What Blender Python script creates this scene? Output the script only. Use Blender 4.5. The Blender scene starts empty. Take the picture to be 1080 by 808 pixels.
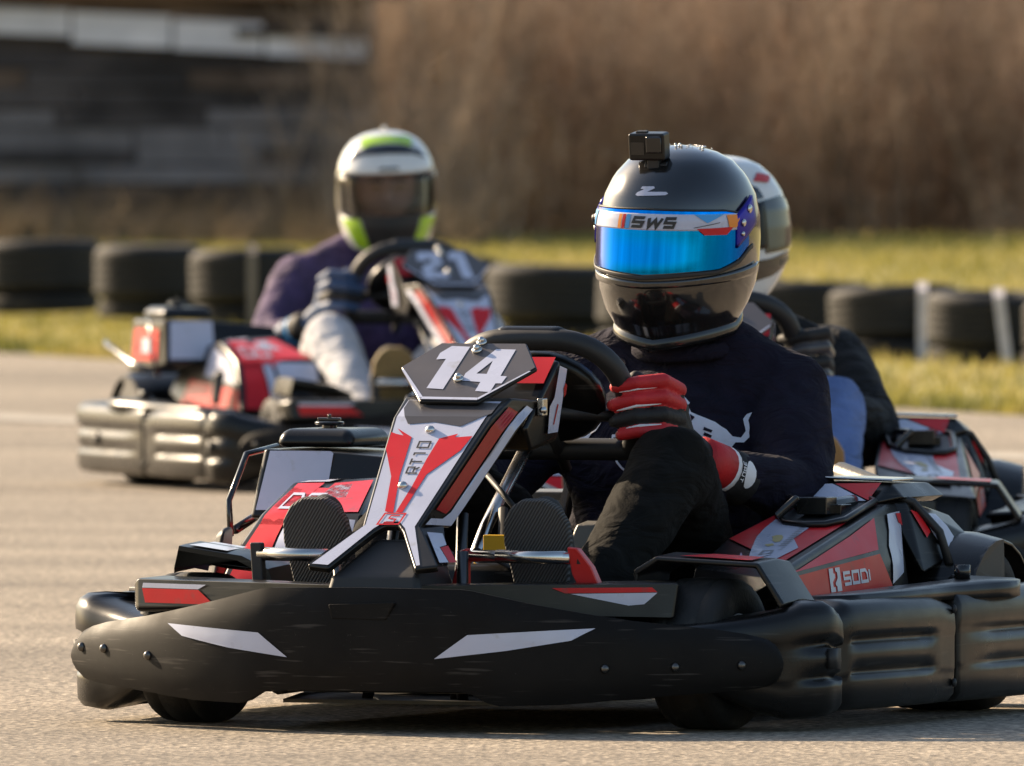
import bpy, bmesh, math, random
from mathutils import Vector, Matrix
from mathutils.bvhtree import BVHTree
from mathutils.geometry import tessellate_polygon
random.seed(7)
R = math.radians
scene = bpy.context.scene
col = scene.collection
V = Vector

# ------------------------------------------------------------------ materials
def pbr(name, c, rough=.5, metal=0., coat=0., var=0., vscale=20., bump=0., bscale=200., spec=.5, sheen=0., trans=0., alpha=1., rvar=0., wear=None, fold=0., scratch=None):
    m = bpy.data.materials.new(name); m.use_nodes = True
    nt = m.node_tree; N = nt.nodes; L = nt.links
    b = N['Principled BSDF']
    b.inputs['Base Color'].default_value = (*c, 1)
    b.inputs['Roughness'].default_value = rough
    b.inputs['Metallic'].default_value = metal
    b.inputs['Coat Weight'].default_value = coat
    b.inputs['Coat Roughness'].default_value = .08
    b.inputs['Specular IOR Level'].default_value = spec
    b.inputs['Sheen Weight'].default_value = sheen
    b.inputs['Transmission Weight'].default_value = trans
    b.inputs['Alpha'].default_value = alpha
    tc = N.new('ShaderNodeTexCoord')
    def noise(scale, detail=5.):
        n = N.new('ShaderNodeTexNoise'); n.inputs['Scale'].default_value = scale; n.inputs['Detail'].default_value = detail
        L.new(tc.outputs['Object'], n.inputs['Vector']); return n
    last = None
    if var > 0:
        n = noise(vscale)
        r = N.new('ShaderNodeMapRange'); r.inputs[1].default_value = .3; r.inputs[2].default_value = .7
        r.inputs[3].default_value = 1 - var; r.inputs[4].default_value = 1 + var
        L.new(n.outputs['Fac'], r.inputs[0])
        mx = N.new('ShaderNodeMix'); mx.data_type = 'RGBA'; mx.blend_type = 'MULTIPLY'; mx.inputs[0].default_value = 1
        mx.inputs[6].default_value = (*c, 1); L.new(r.outputs[0], mx.inputs[7])
        last = mx.outputs[2]
    if wear:
        wc, amt, ws = wear
        n = noise(ws, 8.)
        r = N.new('ShaderNodeMapRange'); r.inputs[1].default_value = .62 - amt; r.inputs[2].default_value = .72; r.inputs[4].default_value = .6
        L.new(n.outputs['Fac'], r.inputs[0])
        mx = N.new('ShaderNodeMix'); mx.data_type = 'RGBA'; L.new(r.outputs[0], mx.inputs[0])
        if last: L.new(last, mx.inputs[6])
        else: mx.inputs[6].default_value = (*c, 1)
        mx.inputs[7].default_value = (*wc, 1); last = mx.outputs[2]
    if scratch:
        for k, (rot, sc, lo) in enumerate((((R(20), 0, 0), (6, 7, 130), .66), ((R(-35), 0, 0), (6, 9, 170), .67), ((0, 0, 0), (240, 240, 240), .735))):
            mp = N.new('ShaderNodeMapping'); mp.inputs['Rotation'].default_value = rot; mp.inputs['Scale'].default_value = sc; L.new(tc.outputs['Object'], mp.inputs[0])
            n = N.new('ShaderNodeTexNoise'); n.inputs['Scale'].default_value = 1; n.inputs['Detail'].default_value = 2; L.new(mp.outputs[0], n.inputs['Vector'])
            g = noise(9. + 4 * k, 3.); mu = N.new('ShaderNodeMath'); mu.operation = 'MULTIPLY_ADD'; mu.inputs[1].default_value = .35; L.new(g.outputs['Fac'], mu.inputs[0]); L.new(n.outputs['Fac'], mu.inputs[2])
            r = N.new('ShaderNodeMapRange'); r.inputs[1].default_value = lo + .175; r.inputs[2].default_value = lo + .26; r.inputs[4].default_value = .55; L.new(mu.outputs[0], r.inputs[0])
            mx = N.new('ShaderNodeMix'); mx.data_type = 'RGBA'; L.new(r.outputs[0], mx.inputs[0])
            if last: L.new(last, mx.inputs[6])
            else: mx.inputs[6].default_value = (*c, 1)
            mx.inputs[7].default_value = (*scratch, 1); last = mx.outputs[2]
    if last: L.new(last, b.inputs['Base Color'])
    if rvar > 0:
        n = noise(14.)
        r = N.new('ShaderNodeMapRange'); r.inputs[1].default_value = .3; r.inputs[2].default_value = .7
        r.inputs[3].default_value = max(.03, rough - rvar); r.inputs[4].default_value = rough + rvar
        L.new(n.outputs['Fac'], r.inputs[0]); L.new(r.outputs[0], b.inputs['Roughness'])
    if bump > 0:
        n = noise(bscale)
        bp = N.new('ShaderNodeBump'); bp.inputs['Strength'].default_value = bump; bp.inputs['Distance'].default_value = .004
        L.new(n.outputs['Fac'], bp.inputs['Height']); L.new(bp.outputs[0], b.inputs['Normal'])
        if fold > 0:
            mp = N.new('ShaderNodeMapping'); mp.inputs['Scale'].default_value = (1, 1.3, 2.6); mp.inputs['Rotation'].default_value = (R(25), R(30), 0); L.new(tc.outputs['Object'], mp.inputs[0])
            n = N.new('ShaderNodeTexNoise'); n.inputs['Scale'].default_value = 9; n.inputs['Detail'].default_value = 3; n.inputs['Distortion'].default_value = 1.2; L.new(mp.outputs[0], n.inputs['Vector'])
            b2 = N.new('ShaderNodeBump'); b2.inputs['Strength'].default_value = fold; b2.inputs['Distance'].default_value = .03
            L.new(n.outputs['Fac'], b2.inputs['Height']); L.new(b2.outputs[0], bp.inputs['Normal'])
    return m

M = {}
M['plastic'] = pbr('black_plastic', (.0065, .0057, .0052), .31, var=.25, vscale=9, bump=.03, bscale=600, rvar=.06, spec=.38, scratch=(.05, .044, .038))
M['panel'] = pbr('scuffed_black_plastic', (.0085, .0074, .0068), .6, var=.3, vscale=6, bump=.04, bscale=500, rvar=.08, spec=.14, scratch=(.07, .062, .055))
M['gloss'] = pbr('black_gloss', (.012, .012, .012), .2, coat=.4, rvar=.06)
M['grey'] = pbr('grey_sticker', (.055, .05, .052), .34, var=.08)
M['board'] = pbr('board_sticker', (.075, .066, .068), .36, var=.08, rvar=.05)
M['red'] = pbr('red_sticker', (.58, .014, .02), .34, spec=.25, coat=.06, var=.08, vscale=12, rvar=.05, wear=((.3, .05, .05), .0, 30))
M['white'] = pbr('white_sticker', (.5, .515, .63), .3, coat=.3, var=.06, vscale=12, rvar=.05, wear=((.36, .35, .35), .0, 26))
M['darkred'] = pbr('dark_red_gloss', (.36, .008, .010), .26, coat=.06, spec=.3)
M['chrome'] = pbr('polished_steel', (.6, .58, .55), .22, metal=1, rvar=.1)
M['steel'] = pbr('dark_steel', (.12, .115, .11), .35, metal=1, rvar=.1)
M['redmetal'] = pbr('red_anodised', (.5, .02, .02), .35, coat=.2)
M['tyre'] = pbr('kart_tyre_rubber', (.008, .0075, .007), .72, var=.3, bump=.3, bscale=160, wear=((.07, .06, .05), .05, 20))
M['yellow'] = pbr('yellow_label', (.75, .42, .02), .4)
M['engine'] = pbr('cast_metal', (.2, .19, .17), .5, metal=.7, bump=.2)
M['floor'] = pbr('floor_tray', (.055, .05, .04), .45, metal=.4, var=.4, vscale=15)
M['gold'] = pbr('gold_print', (.42, .33, .12), .4)
M['print'] = pbr('grey_print', (.2, .2, .22), .4)
M['blackprint'] = pbr('black_print', (.02, .018, .02), .4)
M['sweater'] = pbr('navy_sweatshirt', (.0105, .009, .0185), .95, var=.25, vscale=25, bump=.25, bscale=220, spec=.2, fold=.7)
M['trousers'] = pbr('black_denim', (.0052, .0047, .0038), .9, var=.3, vscale=30, bump=.2, bscale=300, spec=.15, fold=.5, wear=((.055, .049, .037), -.09, 11))
M['skin'] = pbr('skin', (.52, .31, .23), .55)
M['shoe'] = pbr('shoe_canvas', (.02, .02, .02), .8)
M['chestprint'] = pbr('white_chest_print', (.55, .58, .66), .7, var=.1)
M['glovered'] = pbr('red_glove', (.5, .012, .016), .6, bump=.3, bscale=150, var=.15)
M['gloveblack'] = pbr('black_glove', (.009, .008, .008), .7, bump=.3, bscale=150)
M['glovewhite'] = pbr('white_piping', (.75, .74, .76), .5)
M['carbon'] = pbr('carbon_shell', (.012, .011, .0105), .17, coat=1., var=.3, vscale=8, rvar=.04)
M['rubber'] = pbr('rubber_trim', (.016, .015, .015), .55)
M['brass'] = pbr('brass_zip', (.75, .42, .1), .3, metal=1)
M['jeansblue'] = pbr('blue_denim', (.11, .17, .36), .85, var=.15, vscale=20, bump=.3, bscale=150, fold=.7)
M['jeanspale'] = pbr('pale_denim', (.5, .5, .52), .8, var=.12, vscale=20, bump=.3, bscale=140, fold=.8)
M['purple'] = pbr('purple_jacket', (.058, .033, .092), .85, var=.3, vscale=18, bump=.25, bscale=150, fold=.8)
M['puffer'] = pbr('black_puffer', (.006, .0055, .0055), .75, spec=.25, var=.2, bump=.3, bscale=60, fold=.9)
M['suede'] = pbr('tan_sole', (.32, .18, .07), .75, var=.15)
M['tansole'] = pbr('olive_tan_sole', (.2, .14, .055), .75, var=.15)
M['blueglove'] = pbr('blue_glove', (.03, .065, .15), .6)
M['lightblue'] = pbr('light_blue', (.06, .33, .7), .35)
M['orange'] = pbr('orange_sticker', (.8, .25, .02), .4)
M['lime'] = pbr('lime_paint', (.38, .62, .02), .25, coat=.6)
M['hwhite'] = pbr('helmet_white', (.7, .7, .68), .2, coat=.8, var=.04)
M['purpleplate'] = pbr('violet_anodised', (.04, .03, .3), .3, metal=.8)
M['soleL'] = None

def sole_mat():
    m = pbr('grey_ribbed_sole', (.055, .052, .05), .8)
    N = m.node_tree.nodes; L = m.node_tree.links; b = N['Principled BSDF']
    tc = N.new('ShaderNodeTexCoord'); w = N.new('ShaderNodeTexWave'); w.inputs['Scale'].default_value = 65; w.inputs['Distortion'].default_value = 1.5
    mp = N.new('ShaderNodeMapping'); mp.inputs['Rotation'].default_value = (R(35), 0, R(90)); L.new(tc.outputs['Object'], mp.inputs[0]); L.new(mp.outputs[0], w.inputs[0])
    bp = N.new('ShaderNodeBump'); bp.inputs['Strength'].default_value = .7; bp.inputs['Distance'].default_value = .003
    L.new(w.outputs['Fac'], bp.inputs['Height']); L.new(bp.outputs[0], b.inputs['Normal'])
    r = N.new('ShaderNodeMapRange'); r.inputs[3].default_value = .02; r.inputs[4].default_value = .085; L.new(w.outputs['Fac'], r.inputs[0])
    cc = N.new('ShaderNodeCombineColor'); [L.new(r.outputs[0], cc.inputs[i]) for i in range(3)]; L.new(cc.outputs[0], b.inputs['Base Color'])
    return m
M['sole'] = sole_mat()

def visor_mat():
    m = pbr('mirrored_blue_visor', (.02, .25, .9), .06, metal=1)
    N = m.node_tree.nodes; L = m.node_tree.links; b = N['Principled BSDF']
    lw = N.new('ShaderNodeLayerWeight'); lw.inputs[0].default_value = .35
    cr = N.new('ShaderNodeValToRGB'); L.new(lw.outputs['Facing'], cr.inputs[0])
    e = cr.color_ramp.elements
    e[0].position = 0; e[0].color = (.0, .30, .84, 1); e[1].position = .8; e[1].color = (.10, .06, .42, 1)
    x = cr.color_ramp.elements.new(.3); x.color = (.0, .16, .76, 1)
    tc = N.new('ShaderNodeTexCoord'); mp = N.new('ShaderNodeMapping'); mp.inputs['Scale'].default_value = (6, 60, 2.); L.new(tc.outputs['Object'], mp.inputs[0])
    n = N.new('ShaderNodeTexNoise'); n.inputs['Scale'].default_value = 1; n.inputs['Detail'].default_value = 6; L.new(mp.outputs[0], n.inputs['Vector'])
    r = N.new('ShaderNodeMapRange'); r.inputs[1].default_value = .35; r.inputs[2].default_value = .65; r.inputs[3].default_value = .72; r.inputs[4].default_value = 1.08; L.new(n.outputs['Fac'], r.inputs[0])
    mx = N.new('ShaderNodeMix'); mx.data_type = 'RGBA'; mx.blend_type = 'MULTIPLY'; mx.inputs[0].default_value = 1; L.new(cr.outputs[0], mx.inputs[6]); L.new(r.outputs[0], mx.inputs[7])  # vertical streaks multiplied into the colour imitate reflections on the visor
    L.new(mx.outputs[2], b.inputs['Base Color'])
    r2 = N.new('ShaderNodeMapRange'); r2.inputs[3].default_value = .04; r2.inputs[4].default_value = .16; L.new(n.outputs['Fac'], r2.inputs[0]); L.new(r2.outputs[0], b.inputs['Roughness'])
    return m
M['visor'] = visor_mat()
def clear_mat():
    m = bpy.data.materials.new('clear_visor'); m.use_nodes = True
    N = m.node_tree.nodes; L = m.node_tree.links; N.remove(N['Principled BSDF'])
    t = N.new('ShaderNodeBsdfTransparent'); t.inputs[0].default_value = (.76, .75, .74, 1)
    g = N.new('ShaderNodeBsdfGlossy'); g.inputs['Roughness'].default_value = .08
    f = N.new('ShaderNodeFresnel'); f.inputs[0].default_value = 1.28
    mx = N.new('ShaderNodeMixShader'); L.new(f.outputs[0], mx.inputs[0]); L.new(t.outputs[0], mx.inputs[1]); L.new(g.outputs[0], mx.inputs[2])
    L.new(mx.outputs[0], N['Material Output'].inputs[0]); return m
M['clear'] = clear_mat()
M['darkvisor'] = pbr('dark_visor', (.008, .008, .009), .2, spec=.25)

# ------------------------------------------------------------------ mesh building
class MB:
    def __init__(s): s.v = []; s.f = []; s.m = []
    def add(s, vs, fs, mi=0):
        o = len(s.v); s.v += [tuple(x) for x in vs]
        for f in fs: s.f.append([i + o for i in f]); s.m.append(mi)
        return s
    def box(s, c, d, rot=None, mi=0):
        vs = [V((x * d[0] / 2, y * d[1] / 2, z * d[2] / 2)) for x in (-1, 1) for y in (-1, 1) for z in (-1, 1)]
        if rot is not None: vs = [rot @ v for v in vs]
        vs = [v + V(c) for v in vs]
        return s.add(vs, [(0, 1, 3, 2), (4, 6, 7, 5), (0, 4, 5, 1), (2, 3, 7, 6), (0, 2, 6, 4), (1, 5, 7, 3)], mi)
    def prism(s, poly, off, mi=0):
        n = len(poly); off = V(off)
        vs = [V(p) for p in poly] + [V(p) + off for p in poly]
        tr = tessellate_polygon([[V(p) for p in poly]])
        fs = [tuple(t) for t in tr] + [tuple(i + n for i in reversed(t)) for t in tr]
        fs += [(i, (i + 1) % n, (i + 1) % n + n, i + n) for i in range(n)]
        return s.add(vs, fs, mi)
    def hull(s, pts, mi=0):
        bm = bmesh.new(); vv = [bm.verts.new(p) for p in pts]
        r = bmesh.ops.convex_hull(bm, input=vv)
        bmesh.ops.delete(bm, geom=list({g for g in r['geom_interior'] + r['geom_unused'] if isinstance(g, bmesh.types.BMVert)}), context='VERTS')
        bmesh.ops.dissolve_limit(bm, angle_limit=R(2), verts=bm.verts, edges=bm.edges)
        bm.verts.index_update()
        s.add([v.co.copy() for v in bm.verts], [[v.index for v in f.verts] for f in bm.faces], mi); bm.free(); return s
    def tube(s, pts, r, n=10, mi=0, cap=True, closed=False):
        pts = [V(p) for p in pts]; k = len(pts); rs = r if isinstance(r, (list, tuple)) else [r] * k
        vs = []; up = None
        for i, p in enumerate(pts):
            if closed: d = pts[(i + 1) % k] - pts[i - 1]
            else: d = pts[min(i + 1, k - 1)] - pts[max(i - 1, 0)]
            d.normalize()
            if up is None: up = d.orthogonal().normalized()
            else:
                up = up - d * up.dot(d)
                up = up.normalized() if up.length > 1e-6 else d.orthogonal().normalized()
            w = d.cross(up)
            for j in range(n):
                a = 2 * math.pi * j / n; vs.append(p + (up * math.cos(a) + w * math.sin(a)) * rs[i])
        fs = []
        for i in range(k if closed else k - 1):
            i2 = (i + 1) % k
            for j in range(n): fs.append((i * n + j, i * n + (j + 1) % n, i2 * n + (j + 1) % n, i2 * n + j))
        if cap and not closed: fs += [tuple(reversed(range(n))), tuple(range((k - 1) * n, k * n))]
        return s.add(vs, fs, mi)
    def loft(s, rings, mi=0, cap=True, closed=True):
        n = len(rings[0]); vs = [p for r in rings for p in r]; fs = []
        for i in range(len(rings) - 1):
            for j in range(n if closed else n - 1): fs.append((i * n + j, i * n + (j + 1) % n, (i + 1) * n + (j + 1) % n, (i + 1) * n + j))
        if cap and closed: fs += [tuple(reversed(range(n))), tuple(range((len(rings) - 1) * n, len(rings) * n))]
        return s.add(vs, fs, mi)
    def lathe(s, prof, c, axis='Y', n=40, mi=0, closed=False):
        # prof: list of (radius, along)
        c = V(c); rings = []
        for j in range(n):
            a = 2 * math.pi * j / n; ca, sa = math.cos(a), math.sin(a)
            ring = []
            for r, h in prof:
                ring.append(c + (V((r * ca, h, r * sa)) if axis == 'Y' else V((r * ca, r * sa, h)) if axis == 'Z' else V((h, r * ca, r * sa))))
            rings.append(ring)
        k = len(prof); vs = [p for r in rings for p in r]; fs = []
        for j in range(n):
            j2 = (j + 1) % n
            for i in range(k if closed else k - 1): fs.append((j * k + i, j * k + (i + 1) % k, j2 * k + (i + 1) % k, j2 * k + i))
        return s.add(vs, fs, mi)
    def ellipsoid(s, c, r, rot=None, mi=0, n=16):
        vs = []; fs = []; k = n // 2
        for i in range(k + 1):
            t = math.pi * i / k
            for j in range(n):
                a = 2 * math.pi * j / n
                p = V((r[0] * math.sin(t) * math.cos(a), r[1] * math.sin(t) * math.sin(a), r[2] * math.cos(t)))
                if rot is not None: p = rot @ p
                vs.append(p + V(c))
        for i in range(k):
            for j in range(n):
                fs.append((i * n + j, (i + 1) * n + j, (i + 1) * n + (j + 1) % n, i * n + (j + 1) % n))
        s.add(vs, fs, mi); return s
    def capsule(s, a, b, ra, rb, mi=0, n=14):
        a, b = V(a), V(b)
        d = (b - a).normalized() if (b - a).length > 1e-6 else V((0, 0, 1))
        u = d.orthogonal().normalized(); w = d.cross(u); rings = []
        for i in range(5):
            t = math.pi / 2 * (1 - i / 4) * .98
            rings.append((a - d * ra * math.sin(t), ra * math.cos(t)))
        for i in range(5):
            t = math.pi / 2 * i / 4 * .98
            rings.append((b + d * rb * math.sin(t), rb * math.cos(t)))
        rr = [[c + (u * math.cos(2 * math.pi * j / n) + w * math.sin(2 * math.pi * j / n)) * r for j in range(n)] for c, r in rings]
        return s.loft(rr, mi)
    def build(s, name, mats, parent=None, smooth=False, bevel=0., seg=2, recalc=True, merge=False):
        me = bpy.data.meshes.new(name); me.from_pydata(s.v, [], s.f)
        if not isinstance(mats, (list, tuple)): mats = [mats]
        for m in mats: me.materials.append(m)
        me.polygons.foreach_set('material_index', s.m)
        if recalc or merge:
            bm = bmesh.new(); bm.from_mesh(me)
            if merge: bmesh.ops.remove_doubles(bm, verts=bm.verts, dist=1e-5)
            bmesh.ops.recalc_face_normals(bm, faces=bm.faces); bm.to_mesh(me); bm.free()
        if smooth: me.polygons.foreach_set('use_smooth', [True] * len(me.polygons))
        o = bpy.data.objects.new(name, me); col.objects.link(o)
        if parent: o.parent = parent
        if bevel > 0:
            b = o.modifiers.new('bevel', 'BEVEL'); b.width = bevel; b.segments = seg; b.limit_method = 'ANGLE'; b.angle_limit = R(28)
            if not smooth: me.polygons.foreach_set('use_smooth', [True] * len(me.polygons))
            b.harden_normals = True
        return o

def bake(o):
    bpy.context.view_layer.update()
    dg = bpy.context.evaluated_depsgraph_get()
    me = bpy.data.meshes.new_from_object(o.evaluated_get(dg))
    o.modifiers.clear(); o.data = me; return o
def empty(name, label, cat, group=None):
    o = bpy.data.objects.new(name, None); col.objects.link(o); o.empty_display_size = .1
    tag(o, label, cat, group); return o
def tag(o, label=None, cat=None, group=None, kind=None):
    if label: o['label'] = label
    if cat: o['category'] = cat
    if group: o['group'] = group
    if kind: o['kind'] = kind
    return o
def bvh_of(*objs):
    vs = []; fs = []
    for o in objs:
        b = len(vs); vs += [v.co.copy() for v in o.data.vertices]; fs += [[i + b for i in p.vertices] for p in o.data.polygons]
    return BVHTree.FromPolygons(vs, fs)

def tess(loops, maxlen=None):
    pts = [V((p[0], p[1], 0)) for l in loops for p in l]
    tr = tessellate_polygon([[V((p[0], p[1], 0)) for p in l] for l in loops])
    if not maxlen: return pts, [tuple(t) for t in tr]
    bm = bmesh.new(); vv = [bm.verts.new(p) for p in pts]
    for t in tr:
        try: bm.faces.new([vv[i] for i in t])
        except ValueError: pass
    for _ in range(6):
        es = [e for e in bm.edges if e.calc_length() > maxlen]
        if not es: break
        bmesh.ops.subdivide_edges(bm, edges=es, cuts=1)
        bmesh.ops.triangulate(bm, faces=bm.faces)
    bm.verts.index_update()
    r = [v.co.copy() for v in bm.verts], [tuple(v.index for v in f.verts) for f in bm.faces]; bm.free(); return r
def decal(name, polys, fn, mat, parent, maxlen=None):
    """flat print: list of polygons (each a loop or [outer, hole...]) mapped to the surface by fn(u, v)"""
    mb = MB()
    for p in polys:
        loops = p if isinstance(p[0][0], (list, tuple)) else [p]
        vs, fs = tess(loops, maxlen)
        q = [fn(v.x, v.y) for v in vs]
        ok = [x is not None for x in q]
        fs = [f for f in fs if all(ok[i] for i in f)]; use = sorted({i for f in fs for i in f}); mp = {v: k for k, v in enumerate(use)}
        mb.add([q[i] for i in use], [[mp[i] for i in f] for f in fs])
    return mb.build(name, mat, parent, smooth=bool(maxlen), recalc=False)
def plane_fn(o, u, v, off):
    o, u, v = V(o), V(u), V(v); n = u.cross(v).normalized()
    if callable(off): return None
    return lambda a, b: o + u * a + v * b + n * off
def proj_fn(bvh, o, u, v, d, off=.002):
    o, u, v, d = V(o), V(u), V(v), V(d).normalized()
    def fn(a, b):
        p, n, i, dist = bvh.ray_cast(o + u * a + v * b, d)
        if p is None: return None
        if n.dot(d) > 0: n = -n
        return p + n * off
    return fn

def stroke(pts, w, closed=False):
    """polyline -> list of quads with mitred joints"""
    P = [V((p[0], p[1])) for p in pts]; n = len(P); Lp = []; Rp = []
    for i in range(n):
        a = P[i - 1] if (i > 0 or closed) else None; b = P[(i + 1) % n] if (i < n - 1 or closed) else None
        d1 = (P[i] - a).normalized() if a is not None else None; d2 = (b - P[i]).normalized() if b is not None else None
        if d1 is None: d1 = d2
        if d2 is None: d2 = d1
        n1 = V((-d1.y, d1.x)); n2 = V((-d2.y, d2.x)); m = (n1 + n2)
        m = m.normalized() if m.length > 1e-6 else n1
        k = w / 2 / max(.35, m.dot(n1))
        Lp.append(P[i] + m * k); Rp.append(P[i] - m * k)
    return [[tuple(Lp[i]), tuple(Lp[(i + 1) % n]), tuple(Rp[(i + 1) % n]), tuple(Rp[i])] for i in range(n if closed else n - 1)]
G = {  # letter strokes in a unit box, y up
 'S': [([(1, 1), (0, 1), (0, .5), (1, .5), (1, 0), (0, 0)], 0)], 'O': [([(0, 0), (0, 1), (1, 1), (1, 0)], 1)],
 'D': [([(0, 0), (0, 1), (.75, 1), (1, .7), (1, 0)], 1)], 'I': [([(0, 0), (0, 1)], 0)],
 'R': [([(0, 0), (0, 1), (1, 1), (1, .42), (.15, .42)], 0), ([(.55, .42), (1, 0)], 0)], 'T': [([(0, 1), (1, 1)], 0), ([(.5, 1), (.5, 0)], 0)],
 '1': [([(.1, 1), (.5, 1), (.5, 0)], 0)], '0': [([(0, 0), (0, 1), (1, 1), (1, 0)], 1)],
 'W': [([(0, 1), (.22, 0), (.5, .8), (.78, 0), (1, 1)], 0)], 'E': [([(1, 1), (0, 1), (0, 0), (1, 0)], 0), ([(0, .5), (.8, .5)], 0)],
 'K': [([(0, 0), (0, 1)], 0), ([(1, 1), (.1, .5), (1, 0)], 0)], 'U': [([(0, 1), (0, 0), (1, 0), (1, 1)], 0)],
 'L': [([(0, 1), (0, 0), (1, 0)], 0)], 'B': [([(0, 0), (0, 1), (.8, 1), (.8, .55), (1, .45), (1, 0)], 1), ([(0, .5), (.8, .5)], 0)],
 'F': [([(0, 0), (0, 1), (1, 1)], 0), ([(0, .5), (.8, .5)], 0)], 'M': [([(0, 0), (0, 1), (.5, .35), (1, 1), (1, 0)], 0)],
 'A': [([(0, 0), (0, 1), (1, 1), (1, 0)], 0), ([(0, .45), (1, .45)], 0)],
}
def text(s, h, w, gap, t, slant=0., x0=0., y0=0.):
    out = []; x = x0
    for ch in s:
        if ch == ' ': x += w * .6; continue
        cw = 0 if ch == 'I' else w * (1.35 if ch == 'W' else 1)
        for pts, cl in G[ch]:
            q = [(x + a * cw, y0 + b * h) for a, b in pts]
            for quad in stroke(q, t, bool(cl)): out.append([(a + slant * (b - y0), b) for a, b in quad])
        x += cw + gap + t
    return out

# ------------------------------------------------------------------ go-kart (local: +X forward, +Y driver's left, +Z up, ground z = 0)
def XY(y): return 1.5 - .27 * (abs(y) / .62) ** 2.2
def interp(t, xs, ys):
    if t <= xs[0]: return ys[0]
    for i in range(1, len(xs)):
        if t <= xs[i]:
            k = (t - xs[i - 1]) / (xs[i] - xs[i - 1]); return ys[i - 1] + (ys[i] - ys[i - 1]) * k
    return ys[-1]
def plan_normals(path):
    out = []
    for i in range(len(path)):
        a = V(path[max(0, i - 1)]); b = V(path[min(len(path) - 1, i + 1)]); d = (b - a).normalized(); out.append(V((d.y, -d.x)))
    return out
def smooth_path(ctrl, n):
    """Catmull-Rom through control points"""
    P = [V(c) for c in ctrl]; P = [P[0] * 2 - P[1]] + P + [P[-1] * 2 - P[-2]]; out = []
    segs = len(P) - 3
    for i in range(segs):
        for k in range(n):
            t = k / n; a, b, c, d = P[i:i + 4]
            out.append(.5 * ((2 * b) + (c - a) * t + (2 * a - 5 * b + 4 * c - d) * t * t + (3 * b - a - 3 * c + d) * t ** 3))
    out.append(P[-2]); return out
def sweep(mb, path, prof, mi=0, rnd=0.):
    """prof(i, s) -> closed loop of (outward, z); path counter-clockwise seen from above means outward on its right"""
    ns = plan_normals(path); rings = []
    for i, (p, n) in enumerate(zip(path, ns)):
        rings.append([V((p[0] + n.x * o, p[1] + n.y * o, z)) for o, z in prof(i / (len(path) - 1))])
    if rnd:
        for end in (0, -1):
            ring = rings[end]; c = sum(ring, V()) / len(ring); d = (V(path[end]) - V(path[1 if end == 0 else -2])).normalized(); d = V((d.x, d.y, 0))
            ext = [[c + (q - c) * k + d * (rnd * e) for q in ring] for k, e in ((.985, .35), (.93, .75), (.80, 1.))]
            rings = ext[::-1] + rings if end == 0 else rings + ext
    mb.loft(rings, mi); return mb
def groove_prof(g, zt=.218, zb=.028, th=.1, d=.014):
    # rounded blow-moulded section, two pressed grooves of depth g*d
    e = d * g; h = zt - zb; z = lambda k: zb + h * k
    out = [(-th, z(.04)), (-.035, z(0)), (-.011, z(.025)), (-.002, z(.085)), (-.001, z(.26)), (-.001, z(.31)), (-e, z(.325)), (-e * .9, z(.37)), (-e * .25, z(.40)), (-e * .15, z(.50)), (-e * .2, z(.585)), (-e, z(.605)), (-e * .9, z(.66)), (.001, z(.685)), (.002, z(.74)), (.001, z(.87)), (-.006, z(.945)), (-.02, z(.988)), (-.05, z(1)), (-th, z(.99))]
    return out

def make_wheel(parent, c, r, w, steer=0.):
    mb = MB(); h = w / 2
    prof = [(r * .5, -h * .85), (r * .62, -h), (r * .82, -h * 1.02), (r * .94, -h * .95), (r * .985, -h * .8), (r, -h * .5), (r * .99, -h * .47), (r * .99, -h * .43), (r, -h * .4), (r, h * .4), (r * .99, h * .43), (r * .99, h * .47), (r, h * .5), (r * .985, h * .8), (r * .94, h * .95), (r * .82, h * 1.02), (r * .62, h), (r * .5, h * .85)]
    mb.lathe(prof, (0, 0, 0), n=48)
    o = mb.build('wheel', M['tyre'], parent, smooth=True); o.location = c; o.rotation_euler.z = steer
    rm = MB(); rm.lathe([(0, -h * .3), (r * .16, -h * .3), (r * .2, -h * .5), (r * .42, -h * .55), (r * .5, -h * .88), (r * .54, -h * .9), (r * .5, 0), (r * .54, h * .9), (r * .5, h * .88), (r * .42, h * .55), (r * .2, h * .5), (r * .16, h * .9), (0, h * .9)], (0, 0, 0), n=32)
    rm.build('rim', M['steel'], o, smooth=True)
    return o

NA = V((1.142, 0, .52)); NU = V((.7906, 0, -.6123)); NV = V((0, 1, 0)); NN = V((.6123, 0, .7906))   # nose panel frame
def NP(y, t, off=0): return NA + NV * y + (NU * t if t >= 0 else V((.7906 * t, 0, -.36 * t))) + NN * off
BA = V((.958, 0, .642)); BU = V((.848, 0, -.530)); BN = V((.530, 0, .848))                            # number board frame
def BP(y, t, off=0): return BA + NV * y + BU * t + BN * off
DIG = {
 '1': ([(-.016, .012), (.018, .014), (.014, .146), (-.017, .143), (-.013, .052), (-.030, .054), (-.030, .034)],),
 '4': ([(.030, .021), (.066, .022), (.066, .104), (.078, .105), (.076, .127), (.065, .127), (.064, .154), (.036, .151), (.036, .123), (0, .119), (0, .096)], [(.036, .057), (.039, .098), (.02, .097)]),
 '2': ([(0, .03), (.012, 0), (.055, 0), (.067, .014), (.067, .055), (.055, .07), (.032, .085), (.028, .1), (.067, .1), (.067, .13), (0, .13), (0, .085), (.012, .066), (.036, .052), (.038, .03), (.029, .028), (.027, .042), (0, .042)],),
}
def digits(num):
    if num == '14': pl = [('1', -.038, 0), ('4', 0, 0)]
    elif num == '21': pl = [('2', -.075, .014), ('1', .045, 0)]
    else: return []
    return [[[(a + dx, b + dt) for a, b in loop] for loop in DIG[ch]] for ch, dx, dt in pl]

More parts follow.
